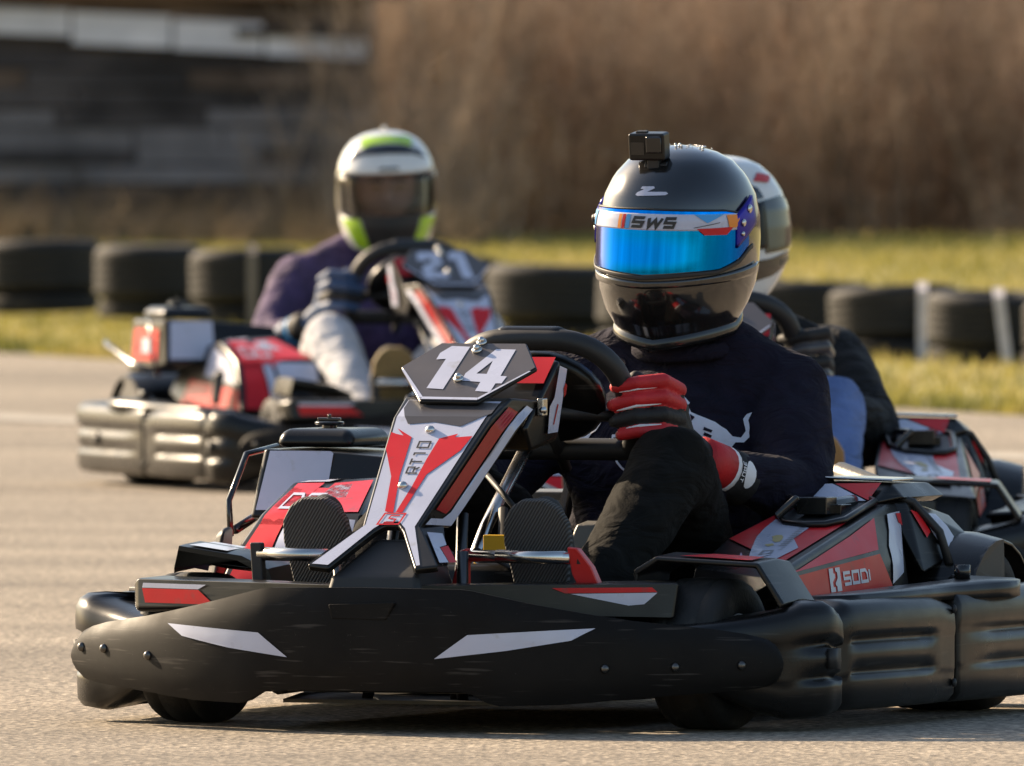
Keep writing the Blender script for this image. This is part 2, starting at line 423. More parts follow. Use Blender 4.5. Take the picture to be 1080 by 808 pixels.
def logo_s(x, y, w, h):
    """square badge split by a stepped S (white bits left of an S-shaped gap)"""
    return [[(x, y), (x + .42 * w, y), (x + .42 * w, y + .2 * h), (x + .25 * w, y + .2 * h), (x + .25 * w, y + .42 * h), (x + .5 * w, y + .6 * h), (x + .5 * w, y + .75 * h), (x + .38 * w, y + .78 * h), (x + .38 * w, y + h), (x, y + h)],
            [(x + w, y + h), (x + .58 * w, y + h), (x + .58 * w, y + .86 * h), (x + .72 * w, y + .8 * h), (x + .72 * w, y + .56 * h), (x + .48 * w, y + .36 * h), (x + .5 * w, y + .26 * h), (x + .6 * w, y + .22 * h), (x + .58 * w, y), (x + w, y)]]

def make_kart(label, num):
    K = empty('go_kart', label, 'go-kart', 'rental go-karts on the track')
    P, R_, W = M['plastic'], M['red'], M['white']
    # floor and frame
    mb = MB(); mb.prism([(1.36, -.2, .045), (1.36, .2, .045), (1.0, .31, .045), (.3, .33, .045), (.3, -.33, .045), (1.0, -.31, .045)], (0, 0, .006)); mb.build('floor_tray', M['floor'], K)
    mb = MB()
    for s in (-1, 1):
        mb.tube([(1.4, .19 * s, .075), (1.1, .27 * s, .07), (.7, .32 * s, .068), (.3, .33 * s, .068), (-.25, .3 * s, .1)], .016)
        mb.tube([(1.0, .3 * s, .075), (.95, .6 * s, .085), (.3, .62 * s, .085), (.2, .34 * s, .08)], .013)
        mb.tube([(1.13, .26 * s, .1), (1.13, .43 * s, .13)], .018)
    mb.tube([(1.38, -.3, .08), (1.38, .3, .08)], .016); mb.tube([(.35, -.34, .07), (.35, .34, .07)], .016); mb.tube([(-.2, -.3, .1), (-.2, .3, .1)], .016)
    mb.tube([(1.3, .1, .05), (1.3, .1, .3)], .01); mb.tube([(1.28, -.08, .05), (1.2, -.06, .36)], .01); mb.tube([(1.28, .08, .05), (1.2, .06, .36)], .01)
    mb.build('frame', M['steel'], K, smooth=True)
    mb = MB(); mb.tube([(.07, -.56, .14), (.07, .56, .14)], .02, 16); mb.build('rear_axle', M['steel'], K, smooth=True)
    for s in (-1, 1):
        make_wheel(K, (1.10, .465 * s, .127), .127, .12, R(-4)); make_wheel(K, (.07, .50 * s, .141), .141, .19)
    # front bumper : bulk + outer panel
    ctrl = [(1.07, -.688), (1.115, -.683), (1.155, -.652), (1.185, -.595), (1.24, -.51), (1.315, -.39), (1.435, -.22), (1.46, 0), (1.435, .22), (1.315, .39), (1.24, .51), (1.185, .595), (1.155, .652), (1.115, .683), (1.07, .688)]
    path = [p for p in smooth_path([(a, b) for a, b in ctrl], 6)]
    def fprof(t):
        e = min(t, 1 - t) * 2
        g = interp(e, [0, .16, .26, .34], [1, 1, .2, 0]); top = interp(e, [0, .05, .1, .28, .5, .7, 1], [.206, .216, .220, .216, .19, .17, .17]); bot = interp(e, [0, .1, .36, .46, .6, 1], [.026, .022, .020, .035, .078, .085])
        th = interp(e, [0, .1, .4, 1], [.12, .13, .1, .05])
        return groove_prof(g, top, bot, th, .016)
    mb = MB(); sweep(mb, path, fprof, rnd=.016); fb = mb.build('front_bumper', P, K, smooth=True)
    mb = MB()
    for s in (-1, 1):   # moulded vent pockets at the bumper ends
        c = V((1.092, .684 * s, .121)); mb.box(c, (.04, .012, .034))
    mb.build('vent_pocket', M['rubber'], fb, bevel=.004)
    mb = MB(); ys = [-.636, -.634, -.63, -.625, -.62, -.61, -.59, -.55, -.5, -.44, -.38, -.33, -.28, -.235, -.215, -.19, -.17, -.1, -.05, 0]; ys = ys + [-y for y in reversed(ys[:-1])]
    tx = [0, .18, .30, .42, .55, .60, .62, .63, .634, .636]; tz = [.243, .241, .214, .191, .174, .164, .156, .147, .140, .130]
    bx = [0, .165, .185, .225, .34, .46, .53, .60, .62, .63, .634, .636]; bz = [.071, .071, .069, .047, .050, .062, .067, .073, .078, .084, .09, .10]
    rings = []
    for y in ys:
        a = abs(y); t, b = interp(a, tx, tz), interp(a, bx, bz); ring = []
        d = V((XY(y + .002) - XY(y - .002), .004)).normalized(); n = V((d.y, -d.x)); n = n if n.x > 0 else -n
        K8 = 8
        for k in range(K8 + 1):
            q = k / K8; bul = .010 * (1 - (2 * q - 1) ** 4) + .004 * math.sin(math.pi * q); ring.append((XY(y) + n.x * bul, y + n.y * bul, b + (t - b) * q))
        for k in range(K8, -1, -1):
            q = k / K8; ring.append((XY(y) - n.x * .012, y - n.y * .012, b + (t - b) * q))
        rings.append(ring)
    mb.loft(rings); bp = mb.build('bumper_panel', M['panel'], K, smooth=True); es = bp.modifiers.new('e', 'EDGE_SPLIT'); es.split_angle = R(50)
    bake(bp); bv = bvh_of(bp)
    pf = lambda u, v: proj_fn(bv, (1.8, 0, 0), (0, 1, 0), (0, 0, 1), (-1, 0, 0), .0015)(u, v)
    for s in (-1, 1):
        decal('flash_sticker', [[(s * y, z) for y, z in [(.132, .126), (.188, .166), (.29, .172), (.385, .177), (.35, .157), (.25, .14)]]], pf, W, bp, .03)
    mb = MB()
    for y, z in [(-.61, .13), (-.545, .13), (-.43, .122), (.40, .11), (.5, .112), (.59, .114)]:
        p = pf(y, z); mb.ellipsoid(p, (.006, .008, .008), n=10)
    mb.build('bumper_bolts', M['steel'], bp, smooth=True)
    mb = MB(); mb.prism([(XY(0) + .0142, -.055, .215), (XY(0) + .0142, .066, .219), (XY(0) + .0142, .05, .19), (XY(0) + .0142, -.05, .192)], (-.01, 0, 0)); mb.build('grip_recess', M['panel'], bp, bevel=.003)
    # flaps and fenders behind the bumper
    for s in (-1, 1):
        mb = MB()
        oy = .44 if s > 0 else .50; oxx = 0 if s > 0 else .045
        mb.hull([(1.45, .06 * s, .2), (1.45, .06 * s, .246), (1.22 + oxx, (oy + .01) * s, .19), (1.21 + oxx, (oy + .015) * s, .247), (1.40, .06 * s, .247), (1.14 + oxx, (oy - .02) * s, .251), (1.40, .06 * s, .2), (1.12, .4 * s, .2)] + ([] if s > 0 else [(1.225, -.527, .195), (1.22, -.53, .243), (1.16, -.525, .2), (1.16, -.525, .246)]))
        fl = mb.build('nose_flap', P, K, bevel=.006 if s > 0 else .011, seg=3)
        u = V((1.215 + oxx - 1.45, (oy - .06) * s, .001)); fo = V((1.452, .06 * s, .2)); nn = V((oy - .06, (.235 - oxx) * s, 0)).normalized() * .005
        ff = lambda a, b: fo + u * a + V((0, 0, b)) + nn
        decal('red_flash', [[(.55, .040), (.93, .040), (.95, .032), (.6, .031)]] if s > 0 else [[(.62, .006), (.97, .006), (.985, .030), (.70, .030)]], ff, R_, fl); decal('white_flash_highlight', [[(.62, .030), (.95, .031), (.9, .012), (.84, .010)]] if s > 0 else [[(.70, .031), (.985, .031), (.98, .039), (.66, .039)]], ff, W, fl)  # right flap's white strip paints its sunlit top; left one is a sticker
        # front wheel fender: bent plate open to the front
        yz = [(.345, .20), (.352, .268), (.39, .29), (.575, .281), (.622, .212)] if s > 0 else [(.30, .236), (.312, .262), (.36, .284), (.475, .300), (.484, .262)]
        mb = MB(); inner = [(y + (.483 - y) * .06, z - .009) for y, z in yz]; loop = yz + inner[::-1]
        rings = [[(x, y * s, z + dz) for y, z in loop] for x, dz in ((1.16, 0), (1.14, .002), (1.07, .006), (1.01, .0))]
        mb.loft(rings); fd = mb.build('front_fender', P, K, bevel=.004)
        ft = lambda a, b: V((a, b * s, (interp(b, [.39, .575], [.2925, .2835]) if s > 0 else interp(b, [.36, .475], [.2865, .3025])) + interp(a, [1.01, 1.07, 1.14, 1.16], [.001, .0065, .0025, .0005])))
        decal('red_flash', [[(1.15, .43), (1.15, .56), (1.09, .56), (1.09, .47)]] if s > 0 else [[(1.15, .39), (1.15, .46), (1.04, .46), (1.04, .40)]], ft, R_ if s > 0 else W, fd)
        if s < 0:
            mb = MB(); mb.hull([(1.15, -.33, .262), (1.15, -.47, .278), (1.10, -.34, .275), (1.10, -.47, .29), (1.06, -.33, .25), (1.06, -.47, .27), (1.14, -.40, .262)]); mb.build('fender_web', P, fd, bevel=.004)
        if False:
            mb = MB(); mb.hull([(1.20, -.33, .258), (1.20, -.60, .245), (1.17, -.34, .296), (1.17, -.575, .287), (1.17, -.612, .24), (1.16, -.33, .255), (1.19, -.36, .285), (1.19, -.57, .277)]); mb.build('fender_lip', P, fd, bevel=.006)
        mb = MB(); mb.hull([(1.05, .30 * s, .19), (1.05, .36 * s, .19), (1.05, .30 * s, .215), (1.05, .36 * s, .215), (1.12, .30 * s, .205), (1.12, .36 * s, .205), (1.12, .3 * s, .222), (1.12, .36 * s, .222)])
        mb.build('reservoir', M['gloss'], K, bevel=.006)
    # ---------------- nose fairing
    out = [(-.098, -.09), (-.09, 0), (-.052, .29), (-.118, .395), (-.078, .402), (-.026, .305), (-.012, .288), (.012, .288), (.026, .305), (.078, .402), (.118, .395), (.052, .29), (.09, 0), (.098, -.09)]
    mb = MB(); mb.prism([NP(y, t) for y, t in out], -NN * .014)
    for s in (-1, 1):
        e = [(.098, -.09), (.09, 0), (.052, .29), (.118, .395)]
        for i in range(3):
            a, b = NP(e[i][0] * s, e[i][1], -.001), NP(e[i + 1][0] * s, e[i + 1][1], -.001)
            d0 = V((-.115, .012 * s, -.006)) if i < 2 else V((-.075, .014 * s, 0)); d1 = V((-.105, .012 * s, -.004)) if i < 2 else V((-.05, .0 * s, .0))
            mb.prism([a, b, b + d1, a + d0], V((0, -.01 * s, 0)))
    # dark arch under the V of the nose
    nose = mb.build('nose_fairing', P, K, bevel=.006, seg=3)
    mb = MB(); mb.prism([NP(-.03, .30, -.02), NP(-.08, .40, -.02), NP(-.09, .44, -.05), NP(.09, .44, -.05), NP(.08, .40, -.02), NP(.03, .30, -.02)], V((-.16, 0, -.02))); mb.build('nose_tunnel', M['rubber'], nose, bevel=.01)
    top_ = [(-.086, -.075), (-.083, 0), (.078, 0), (.084, -.07)]; base = [(-.083, 0), (-.046, .288), (-.109, .392), (-.079, .395), (-.028, .297), (-.012, .279), (.012, .279), (.028, .297), (.08, .395), (.086, .393), (.044, .292), (.078, 0)]
    nf = lambda o: (lambda y, t: NP(y, t, o))
    decal('white_graphic', [top_, base], nf(.0012), W, nose)
    decal('grey_graphic', [[(-.084, -.072), (-.082, -.036), (-.069, 0), (.072, 0), (.084, -.014), (.084, -.06)], [(-.069, 0), (-.056, .021), (-.01, .015), (.041, .026), (.072, 0)]], nf(.0022), M['grey'], nose)
    decal('red_graphic', [[(-.079, .043), (-.068, .048), (-.054, .052), (-.071, .033), (-.038, .056), (-.026, .161), (-.006, .257), (-.022, .254), (-.041, .161), (-.075, .086)],
                          [(.013, .059), (.043, .046), (.04, .056), (.071, .052), (.062, .09), (.021, .155), (.01, .256), (-.002, .257), (.005, .186), (.008, .113)]], nf(.0022), R_, nose)
    decal('badge', stroke([(-.02, .259), (.017, .259), (.013, .287), (-.025, .288)], .003, True) + stroke([(.009, .2645), (-.007, .2645), (-.009, .272), (.004, .274), (.002, .2825), (-.015, .2825)], .0026), nf(.0022), R_, nose)
    # lettering runs up the panel: text x -> -t, text y -> -Y
    tx = text('RT10', .020, .015, .0035, .0032)
    decal('lettering', tx, lambda a, b: NP(.003 - b - a * .03, .152 - a * 1.05, .0024), M['blackprint'], nose)
    mb = MB()
    for y, t in ((-.01, .038), (-.011, .187)): mb.ellipsoid(NP(y, t, .003), (.008, .009, .008), n=12)
    mb.build('nose_bolts', M['chrome'], nose, smooth=True)
    for s in (-1, 1):
        def fl(a, b, s=s):   # flank: a along the panel edge (t), b backwards
            y = interp(a, [-.09, 0, .29], [.098, .09, .052]); p = NP(y * s, a) + V((-.112 * b, .012 * b * s, -.005 * b)); return p + V((0, .0025 * s, 0))
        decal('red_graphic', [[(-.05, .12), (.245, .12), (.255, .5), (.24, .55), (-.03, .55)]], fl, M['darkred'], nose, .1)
        decal('white_graphic', [[(-.06, .62), (-.02, .62), (.25, .62), (.268, .5), (.268, .14), (.285, .1), (.285, .9), (.24, .92), (-.045, .92)]], fl, W, nose, .1)
        def lg(a, b, s=s):
            y = interp(a, [.29, .395], [.052, .118]); p = NP(y * s, a) + V((-.07 * b, .012 * b * s, 0)); return p + V((.001, .003 * s, 0))
        decal('white_graphic', [[(.305, .15), (.31, .8), (.34, .75), (.345, .4), (.385, .5), (.385, .1)]], lg, W, nose); decal('red_graphic', [[(.342, .8), (.347, .43), (.386, .53), (.386, .85)]], lg, R_, nose)
    # column housing behind the board
    mb = MB(); mb.hull([(1.03, .105, .50), (.90, .115, .615), (.86, .10, .60), (.90, .11, .475), (1.0, .105, .46), (1.03, -.105, .50), (.90, -.115, .615), (.86, -.10, .60), (.90, -.11, .475), (1.0, -.105, .46)])
    hs = mb.build('column_housing', P, K, bevel=.008)
    for s in (-1, 1):
        hf = lambda a, b: V((a, s * (interp(b, [.47, .615], [.1105, .1155]) + .002), b))
        decal('side_sticker', [[(.905, .604), (.872, .598), (.905, .492), (.95, .49), (.945, .535), (.925, .55)]], hf, W, hs)
        decal('side_badge', [[(.888, .565), (.880, .575), (.872, .57), (.876, .555), (.884, .55)], [(.93, .505), (.925, .505), (.908, .538), (.913, .54)]], lambda a, b: hf(a, b) + V((0, .001 * s, 0)), M['darkred'], hs)
        decal('top_sticker', [[(.0, .0), (1, 0), (1, 1), (0, 1)]], lambda a, b: V((.905, (.05 + .06 * a) * s, .6155)).lerp(V((.955, (.05 + .058 * a) * s, .572)), b) + V((.002, 0, .003)), R_, hs)
    mb = MB(); mb.box((.98, .115, .535), (.02, .012, .03)); mb.ellipsoid((.985, .118, .53), (.008, .008, .008), n=8); mb.build('catch', M['chrome'], hs, bevel=.002)
    # number board
    hexa = [(-.078, .0), (.078, .0), (.122, .075), (.05, .182), (-.056, .18), (-.126, .075)]
    mb = MB(); mb.prism([BP(y, t) for y, t in hexa], -BN * .008)
    mb.prism([BP(-.05, .178, -.009), BP(.045, .180, -.009), BP(.04, .178, -.018), BP(-.045, .176, -.018)], -BU * .04)
    bd = mb.build('number_board', P, K, bevel=.003)
    decal('board_face', [[(y * .975, .09 + (t - .09) * .975) for y, t in hexa]], lambda y, t: BP(y, t, .001), M['board'], bd)
    decal('board_rim_highlight', [[(-.056, .176), (.049, .178), (.048, .171), (-.053, .169)], [(-.058, .174), (-.053, .169), (-.115, .086), (-.12, .086)], [(.05, .177), (.048, .171), (.112, .088), (.116, .088)]], lambda y, t: BP(y, t, .0018), W, bd)  # painted white strips imitating the glossy edge highlight of the board
    if digits(num): decal('number', digits(num), lambda y, t: BP(y, t, .002), W, bd)
    mb = MB()
    for y, t in ((-.003, .002), (-.003, .026), (-.006, .115)):
        mb.tube([BP(y, t, .0), BP(y, t, .006)], .009, 12); mb.ellipsoid(BP(y, t, .008), (.006, .006, .006), n=10)
    mb.build('board_bolts', M['chrome'], bd, smooth=True)
    # steering wheel
    sc = V((.665, 0, .535)); sn = V((-.80, 0, .60)).normalized(); su = V((.60, 0, .80)); sv = V((0, 1, 0))
    def SW(a, r, h=0): return sc + su * math.cos(a) * r + sv * math.sin(a) * r + sn * h
    mb = MB(); pts = []
    for k in range(48):
        a = 2 * math.pi * k / 48; rr = .148
        ex = 2 / 2.9; x, y = math.copysign(abs(math.cos(a)) ** ex, math.cos(a)) * rr * .95, math.copysign(abs(math.sin(a)) ** ex, math.sin(a)) * rr
        x = max(min(x, .138), -.098); pts.append(sc + su * x + sv * y)
    mb.tube(pts, .019, 14, closed=True); swo = mb.build('steering_wheel', M['rubber'], K, smooth=True)
    mb = MB(); mb.tube([SW(R(a), .139 / math.cos(R(a)), .007) for a in range(-24, 25, 4)], [.014] + [.0185] * 11 + [.014], 10); mb.build('top_grip', M['plastic'], swo, smooth=True)
    mb = MB()
    for a in (R(100), R(-100), R(180)):
        mb.tube([SW(a, .02, -.02), SW(a, .14, -.002)], [.014, .01], 8)
    mb.lathe([(0, -.02), (.035, -.02), (.035, .01), (0, .01)], (0, 0, 0), 'X', 16)
    k = len(mb.v)
    for i in range(k - 64, k):
        x, y, z = mb.v[i]; mb.v[i] = tuple(sc + sn * x + sv * y + su * z)
    mb.build('spokes', M['rubber'], swo, smooth=True)
    mb = MB(); rings = []
    for rr, h in ((.02, .016), (.07, .016), (.082, .008), (.084, -.008), (.076, -.018), (.02, -.02)):
        rings.append([sc + sn * h + su * (math.cos(R(a)) * rr * 1.12 + .018) + sv * math.sin(R(a)) * rr * 1.3 for a in range(0, 360, 15)])
    mb.loft(rings); mb.build('hub_cover', M['plastic'], swo, smooth=True)
    mb = MB(); mb.tube([sc - sn * .01, (.95, 0, .33), (1.16, 0, .12)], .012, 10); mb.build('steering_column', M['chrome'], K, smooth=True)
    mb = MB(); mb.tube([(.92, .02, .36), (1.0, .05, .26), (1.05, .09, .11)], .009, 8); mb.tube([(.9, -.02, .42), (.98, .06, .37), (.93, .09, .30), (1.02, .12, .2)], .005, 8); mb.tube([(1.1, .04, .3), (1.02, .1, .25), (1.08, .14, .12)], .004, 8); mb.build('cables', M['rubber'], K, smooth=True)
    # console under the wheel, with label
    mb = MB(); mb.hull([(1.12, -.15, .06), (1.12, .15, .06), (1.05, -.12, .27), (1.05, .12, .27), (.8, -.12, .06), (.8, .12, .06), (.9, -.1, .28), (.9, .1, .28)]); cs = mb.build('console', M['plastic'], K, bevel=.015)
    mb = MB(); mb.box((1.02, .05, .305), (.02, .046, .030)); lb = mb.build('console_label', M['yellow'], cs, bevel=.002)
    mb = MB(); mb.hull([(.86, .1, .27), (.86, .22, .28), (.8, .1, .27), (.8, .22, .28), (.84, .12, .335), (.84, .2, .34), (.8, .12, .34), (.8, .2, .34), (.86, .1, .2), (.86, .22, .2)]); mb.build('sensor_box', M['engine'], K, bevel=.006)
    # pedals
    for s in (-1, 1):
        y0, y1 = (.100, .282) if s > 0 else (-.282, -.135)
        mb = MB(); mb.tube([(1.27, y0, .291), (1.27, y1, .289)], .0105, 14); pd = mb.build('pedal', M['chrome'], K, smooth=True)
        mb = MB(); mb.tube([(1.27, y0 + .05 * (s > 0), .291), (1.27, y1 - .01, .2895)], .0113, 14); mb.build('pedal_sleeve', M['chrome'], pd, smooth=True)
        mb = MB()
        if s > 0:
            hb = MB(); hb.hull([(1.26, .06, .20), (1.28, .06, .20), (1.26, .085, .30), (1.28, .085, .30), (1.26, .10, .2), (1.28, .1, .2), (1.26, .10, .305), (1.28, .10, .305)]); hb.build('pedal_hinge', M['redmetal'], pd, bevel=.004)
            hb = MB(); hb.tube([(1.262, .08, .21), (1.24, .08, .06)], .009); hb.build('hinge_post', M['steel'], pd, smooth=True)
            hb = MB(); hb.tube([(1.235, .322, .22), (1.22, .322, .06)], .009); hb.build('pedal_post', M['steel'], pd, smooth=True)
            mb.prism([(1.278, .278, .308), (1.278, .296, .306), (1.268, .318, .275), (1.252, .336, .222), (1.246, .322, .198), (1.256, .304, .215), (1.27, .284, .262)], (-.022, 0, 0))
            hb = MB(); hb.prism([(1.2735, .296, .288), (1.2665, .308, .266), (1.261, .300, .250), (1.269, .291, .268)], (-.0, 0, 0.0006)); hb.build('bracket_slot', M['rubber'], pd)
            mt = M['redmetal']
        else:
            mb.hull([(1.26, -.295, .31), (1.28, -.295, .31), (1.26, -.275, .31), (1.28, -.275, .31), (1.26, -.29, .24), (1.28, -.29, .24), (1.26, -.27, .24), (1.28, -.27, .24)])
            hb = MB(); hb.tube([(1.265, -.28, .25), (1.22, -.28, .06)], .009); hb.build('pedal_post', M['steel'], pd, smooth=True)
            hb = MB(); hb.tube([(1.27, -.14, .285), (1.22, -.14, .06)], .008); hb.build('hinge_post', M['steel'], pd, smooth=True)
            mt = M['rubber']
        mb.build('pedal_bracket', mt, pd, bevel=.003)
    # ---------------- left pod
    pod = MB()
    pod.hull([(.905, .53, .205), (.40, .5287, .215), (.935, .5244, .248), (.447, .52, .282), (.85, .509, .268), (.524, .487, .322), (.30, .474, .359), (.617, .31, .307), (.25, .31, .368), (.235, .474, .362), (.35, .525, .25), (.41, .5287, .217), (.30, .52, .215), (.2, .33, .15), (.9, .33, .15), (.82, .33, .262)])
    pl = pod.build('side_pod', P, K, bevel=.006)
    bake(pl); pbv = bvh_of(pl)
    side = proj_fn(pbv, (0, 1.2, 0), (1, 0, 0), (0, 0, 1), (0, -1, 0), .0025)
    sidet = proj_fn(pbv, (0, 1.2, 0), (1, 0, 0), (0, 0, 1), (0, -1, 0), .0038)
    topf = proj_fn(pbv, (0, 0, 1), (1, 0, 0), (0, 1, 0), (0, 0, -1), .0025)
    topt = proj_fn(pbv, (0, 0, 1), (1, 0, 0), (0, 1, 0), (0, 0, -1), .0038)
    decal('red_panel', [[(.905, .208), (.405, .2185), (.45, .2785), (.93, .2455)]], side, R_, pl, .03)
    decal('gloss_red_panel', [[(.922, .2515), (.45, .2845), (.385, .337), (.53, .310), (.83, .2605)]], side, M['red'], pl, .03)
    decal('lettering', [[(.705 - a, b + a * .03) for a, b in q] for q in logo_s(0, .219, .052, .04) + text('SODI', .019, .03, .005, .0055, 0, .068, .229)], sidet, W, pl, .02)
    decal('white_panel', [[(.405, .226), (.345, .245), (.245, .347), (.32, .342), (.385, .29)]], side, W, pl, .03)
    decal('red_edge', [[(.283, .343), (.255, .343), (.262, .322), (.285, .328)]], sidet, R_, pl, .03)
    # sloping top with sponsor graphic
    decal('red_panel', [[(.838, .492), (.63, .318), (.27, .32), (.30, .462)]], topf, R_, pl, .03)
    decal('white_graphic', [[(.455, .336), (.496, .369), (.535, .426), (.628, .434), (.71, .474), (.838, .471), (.805, .419), (.623, .364), (.54, .347)], [(.74, .382), (.805, .414), (.806, .401)]], topt, W, pl, .03)
    up_ = lambda a, b: (lambda p: p + V((0, 0, .0008)) if p else None)(topt(a, b))
    decal('gold_emblem', [[(.632, .398), (.618, .39), (.606, .394), (.604, .403), (.620, .412), (.640, .418), (.662, .422), (.668, .415), (.650, .403)], [(.690, .405), (.705, .416), (.694, .424), (.678, .415)]], up_, M['gold'], pl, .03)
    bars = []
    for i in range(10):
        x, y = .700 - i * .0175, .434 - i * .0026; bars += stroke([(x, y), (x - .009, y + .010)], .0045)
    for i in range(9):
        x, y = .735 - i * .017, .447 - i * .0024; bars += stroke([(x, y), (x - .006, y + .006)], .003)
    bars += stroke([(.772, .428), (.744, .424), (.738, .438), (.762, .444)], .005, True) + stroke([(.790, .436), (.776, .450)], .005)
    decal('grey_lettering', bars, up_, M['print'], pl, .03)
    # open recess with latch and hoses
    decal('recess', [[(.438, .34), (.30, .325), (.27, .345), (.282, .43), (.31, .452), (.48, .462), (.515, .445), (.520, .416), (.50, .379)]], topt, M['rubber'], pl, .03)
    mb = MB(); rim = [topt(a, b) + V((0, 0, .004)) for a, b in [(.45, .336), (.30, .318), (.262, .34), (.276, .435), (.31, .460), (.48, .470), (.522, .450), (.528, .416), (.508, .372)]]
    mb.tube(rim, .006, 8, closed=True); mb.build('recess_rim', P, pl, smooth=True)
    mb = MB(); q = topt(.43, .40); mb.box(q + V((0, 0, .018)), (.05, .055, .03)); mb.box(q + V((-.04, .03, .01)), (.05, .018, .02)); mb.tube([q + V((.06, -.05, .0)), q + V((.05, -.02, .03)), q + V((.0, -.05, .03)), q + V((-.08, -.06, .01))], .008, 8); mb.tube([q + V((-.03, .0, .015)), q + V((-.1, .02, .02)), q + V((-.15, .01, .02))], .014, 10)
    mb.build('latch', M['gloss'], pl, bevel=.004)
    # rear cover on the pod: dark plate with red and white triangle and a pale top edge
    mb = MB(); mb.hull([(.30, .325, .355), (.30, .455, .36), (.245, .33, .398), (.245, .465, .395), (.02, .33, .36), (.02, .46, .36), (.05, .33, .395), (.05, .46, .392), (.25, .49, .37), (.05, .49, .37)])
    rc = mb.build('rear_cover', P, pl, bevel=.006)
    o = V((.303, .328, .357)); u = V((0, .125, .004)); v = V((-.053, .004, .037))
    cf = lambda a, b: o + u * a + v * b + V((.003, 0, .002))
    decal('white_triangle', [[(.02, .08), (.9, .08), (.25, .9), (.1, .9)]], cf, W, rc); decal('red_triangle', [[(.93, .1), (.97, .88), (.29, .9)]], cf, R_, rc)
    mb = MB(); mb.prism([(.25, .34, .401), (.25, .47, .397), (.12, .46, .397), (.12, .34, .4)], (0, 0, .005)); mb.build('cover_lid', M['chrome'], rc, bevel=.003)
    mb = MB(); mb.hull([(.262, .46, .366), (.235, .49, .362), (.16, .535, .262), (.27, .535, .24), (.06, .46, .35), (.05, .50, .335), (.06, .54, .30), (.13, .542, .272), (.2, .40, .366), (.06, .40, .35), (.2, .42, .25)])
    rsh = mb.build('rear_shell', P, pl, bevel=.006); bake(rsh); qv = bvh_of(rsh); qf = proj_fn(qv, (0, 1.2, 0), (1, 0, 0), (0, 0, 1), (0, -1, 0), .0025)
    decal('white_panel', [[(.205, .342), (.14, .338), (.12, .30), (.155, .278), (.18, .29)]], qf, W, rsh, .03); decal('red_edge', [[(.235, .348), (.212, .343), (.195, .31), (.215, .30)]], qf, R_, rsh, .03)
    mb = MB(); mb.tube([(.235, .46, .374), (.222, .496, .362), (.18, .53, .31), (.19, .552, .255)], .0075, 8); mb.build('strap', M['rubber'], pl, smooth=True)
    # side trays (lip between pod and side bumper), both sides
    for s in (-1, 1):
        mb = MB(); pth = smooth_path([(.93, .56), (.75, .585), (.55, .59), (.42, .61), (.33, .625), (.28, .6)], 5)
        sweep(mb, [(x, y * s) for x, y in (pth if s < 0 else pth)], lambda t: [(-.10 * 1, .205), (.012, .205 + .022 * t), (.017, .211 + .022 * t), (.009, .218 + .022 * t), (-.10, .222 + .012 * t)] if s < 0 else [(.10, .205), (-.012, .205 + .022 * t), (-.017, .211 + .022 * t), (-.009, .218 + .022 * t), (.10, .222 + .012 * t)])
        tr = mb.build('side_tray', P, K, smooth=True)
        mb = MB(); mb.tube([(.33, .628 * s, .235), (.33, .628 * s, .258)], .014, 10); mb.build('tray_latch', M['gloss'], tr, smooth=True)
        # rear wheel fender
        mb = MB(); rings = []
        for x_, y_, r_ in ((0, .37, .172), (0, .45, .178), (0, .55, .172), (0, .60, .160)):
            ro = []; ri = []
            for k in range(13):
                a = R(-8 + k * 14.5); ro.append((.06 + math.cos(a) * r_ * 1.08, y_ * s, .135 + math.sin(a) * r_)); ri.append((.06 + math.cos(a) * (r_ - .007) * 1.08, y_ * s, .135 + math.sin(a) * (r_ - .007)))
            rings.append(ro + ri[::-1])
        mb.loft(rings); rfd = mb.build('rear_fender', P, K, smooth=False, bevel=.003)
        arc = [(.06 + math.cos(R(a)) * .160 * 1.08, .601 * s, .135 + math.sin(R(a)) * .160) for a in range(-4, 104, 12)]; arc2 = [(.06 + math.cos(R(a)) * .10 + .03, .607 * s, .135 + math.sin(R(a)) * .09) for a in range(104, -5, -12)]
        mb = MB(); mb.prism(arc + arc2, (0, -.006 * s, 0)); mb.build('fender_wall', M['rubber'], rfd)
    # side bumpers and rear bumper
    for s in (-1, 1):
        ctrl = [(1.03, .668), (.98, .685), (.85, .70), (.7, .705), (.57, .702)]
        pth = smooth_path([(x, y * s) for x, y in (ctrl if s < 0 else ctrl)], 6)
        if s < 0: pth = pth[::-1]
        pth = pth[::-1] if s > 0 else pth[::-1]
        def sp(t, s=s):
            e = min(t, 1 - t) * 2; return groove_prof(interp(e, [0, .35, .5, 1], [0, 0, 1, 1]), interp(e, [0, .3, 1], [.205, .216, .218]), .03, .09, .013)
        if s > 0: pth = pth
        mb = MB(); ns = plan_normals(pth)
        mid = len(pth) // 2
        if ns[mid].y * s < 0: pth = pth[::-1]
        sweep(mb, pth, sp, rnd=.012); mb.build('side_bumper', P, K, smooth=True)
        mb = MB()
        for z in (.065, .19): mb.ellipsoid((.575, .705 * s, z), (.006, .005, .008), n=8)
        mb.build('bumper_rivets', M['rubber'], K, smooth=True)
    ctrl = [(.53, .702), (.4, .708), (.2, .706), (.0, .70), (-.12, .68), (-.22, .61), (-.27, .5), (-.28, .25), (-.28, 0), (-.28, -.25), (-.27, -.5), (-.22, -.61), (-.12, -.68), (.0, -.70), (.2, -.706), (.4, -.708), (.53, -.702)]
    pth = smooth_path(ctrl, 5)
    if plan_normals(pth)[20].y < 0: pth = pth[::-1]
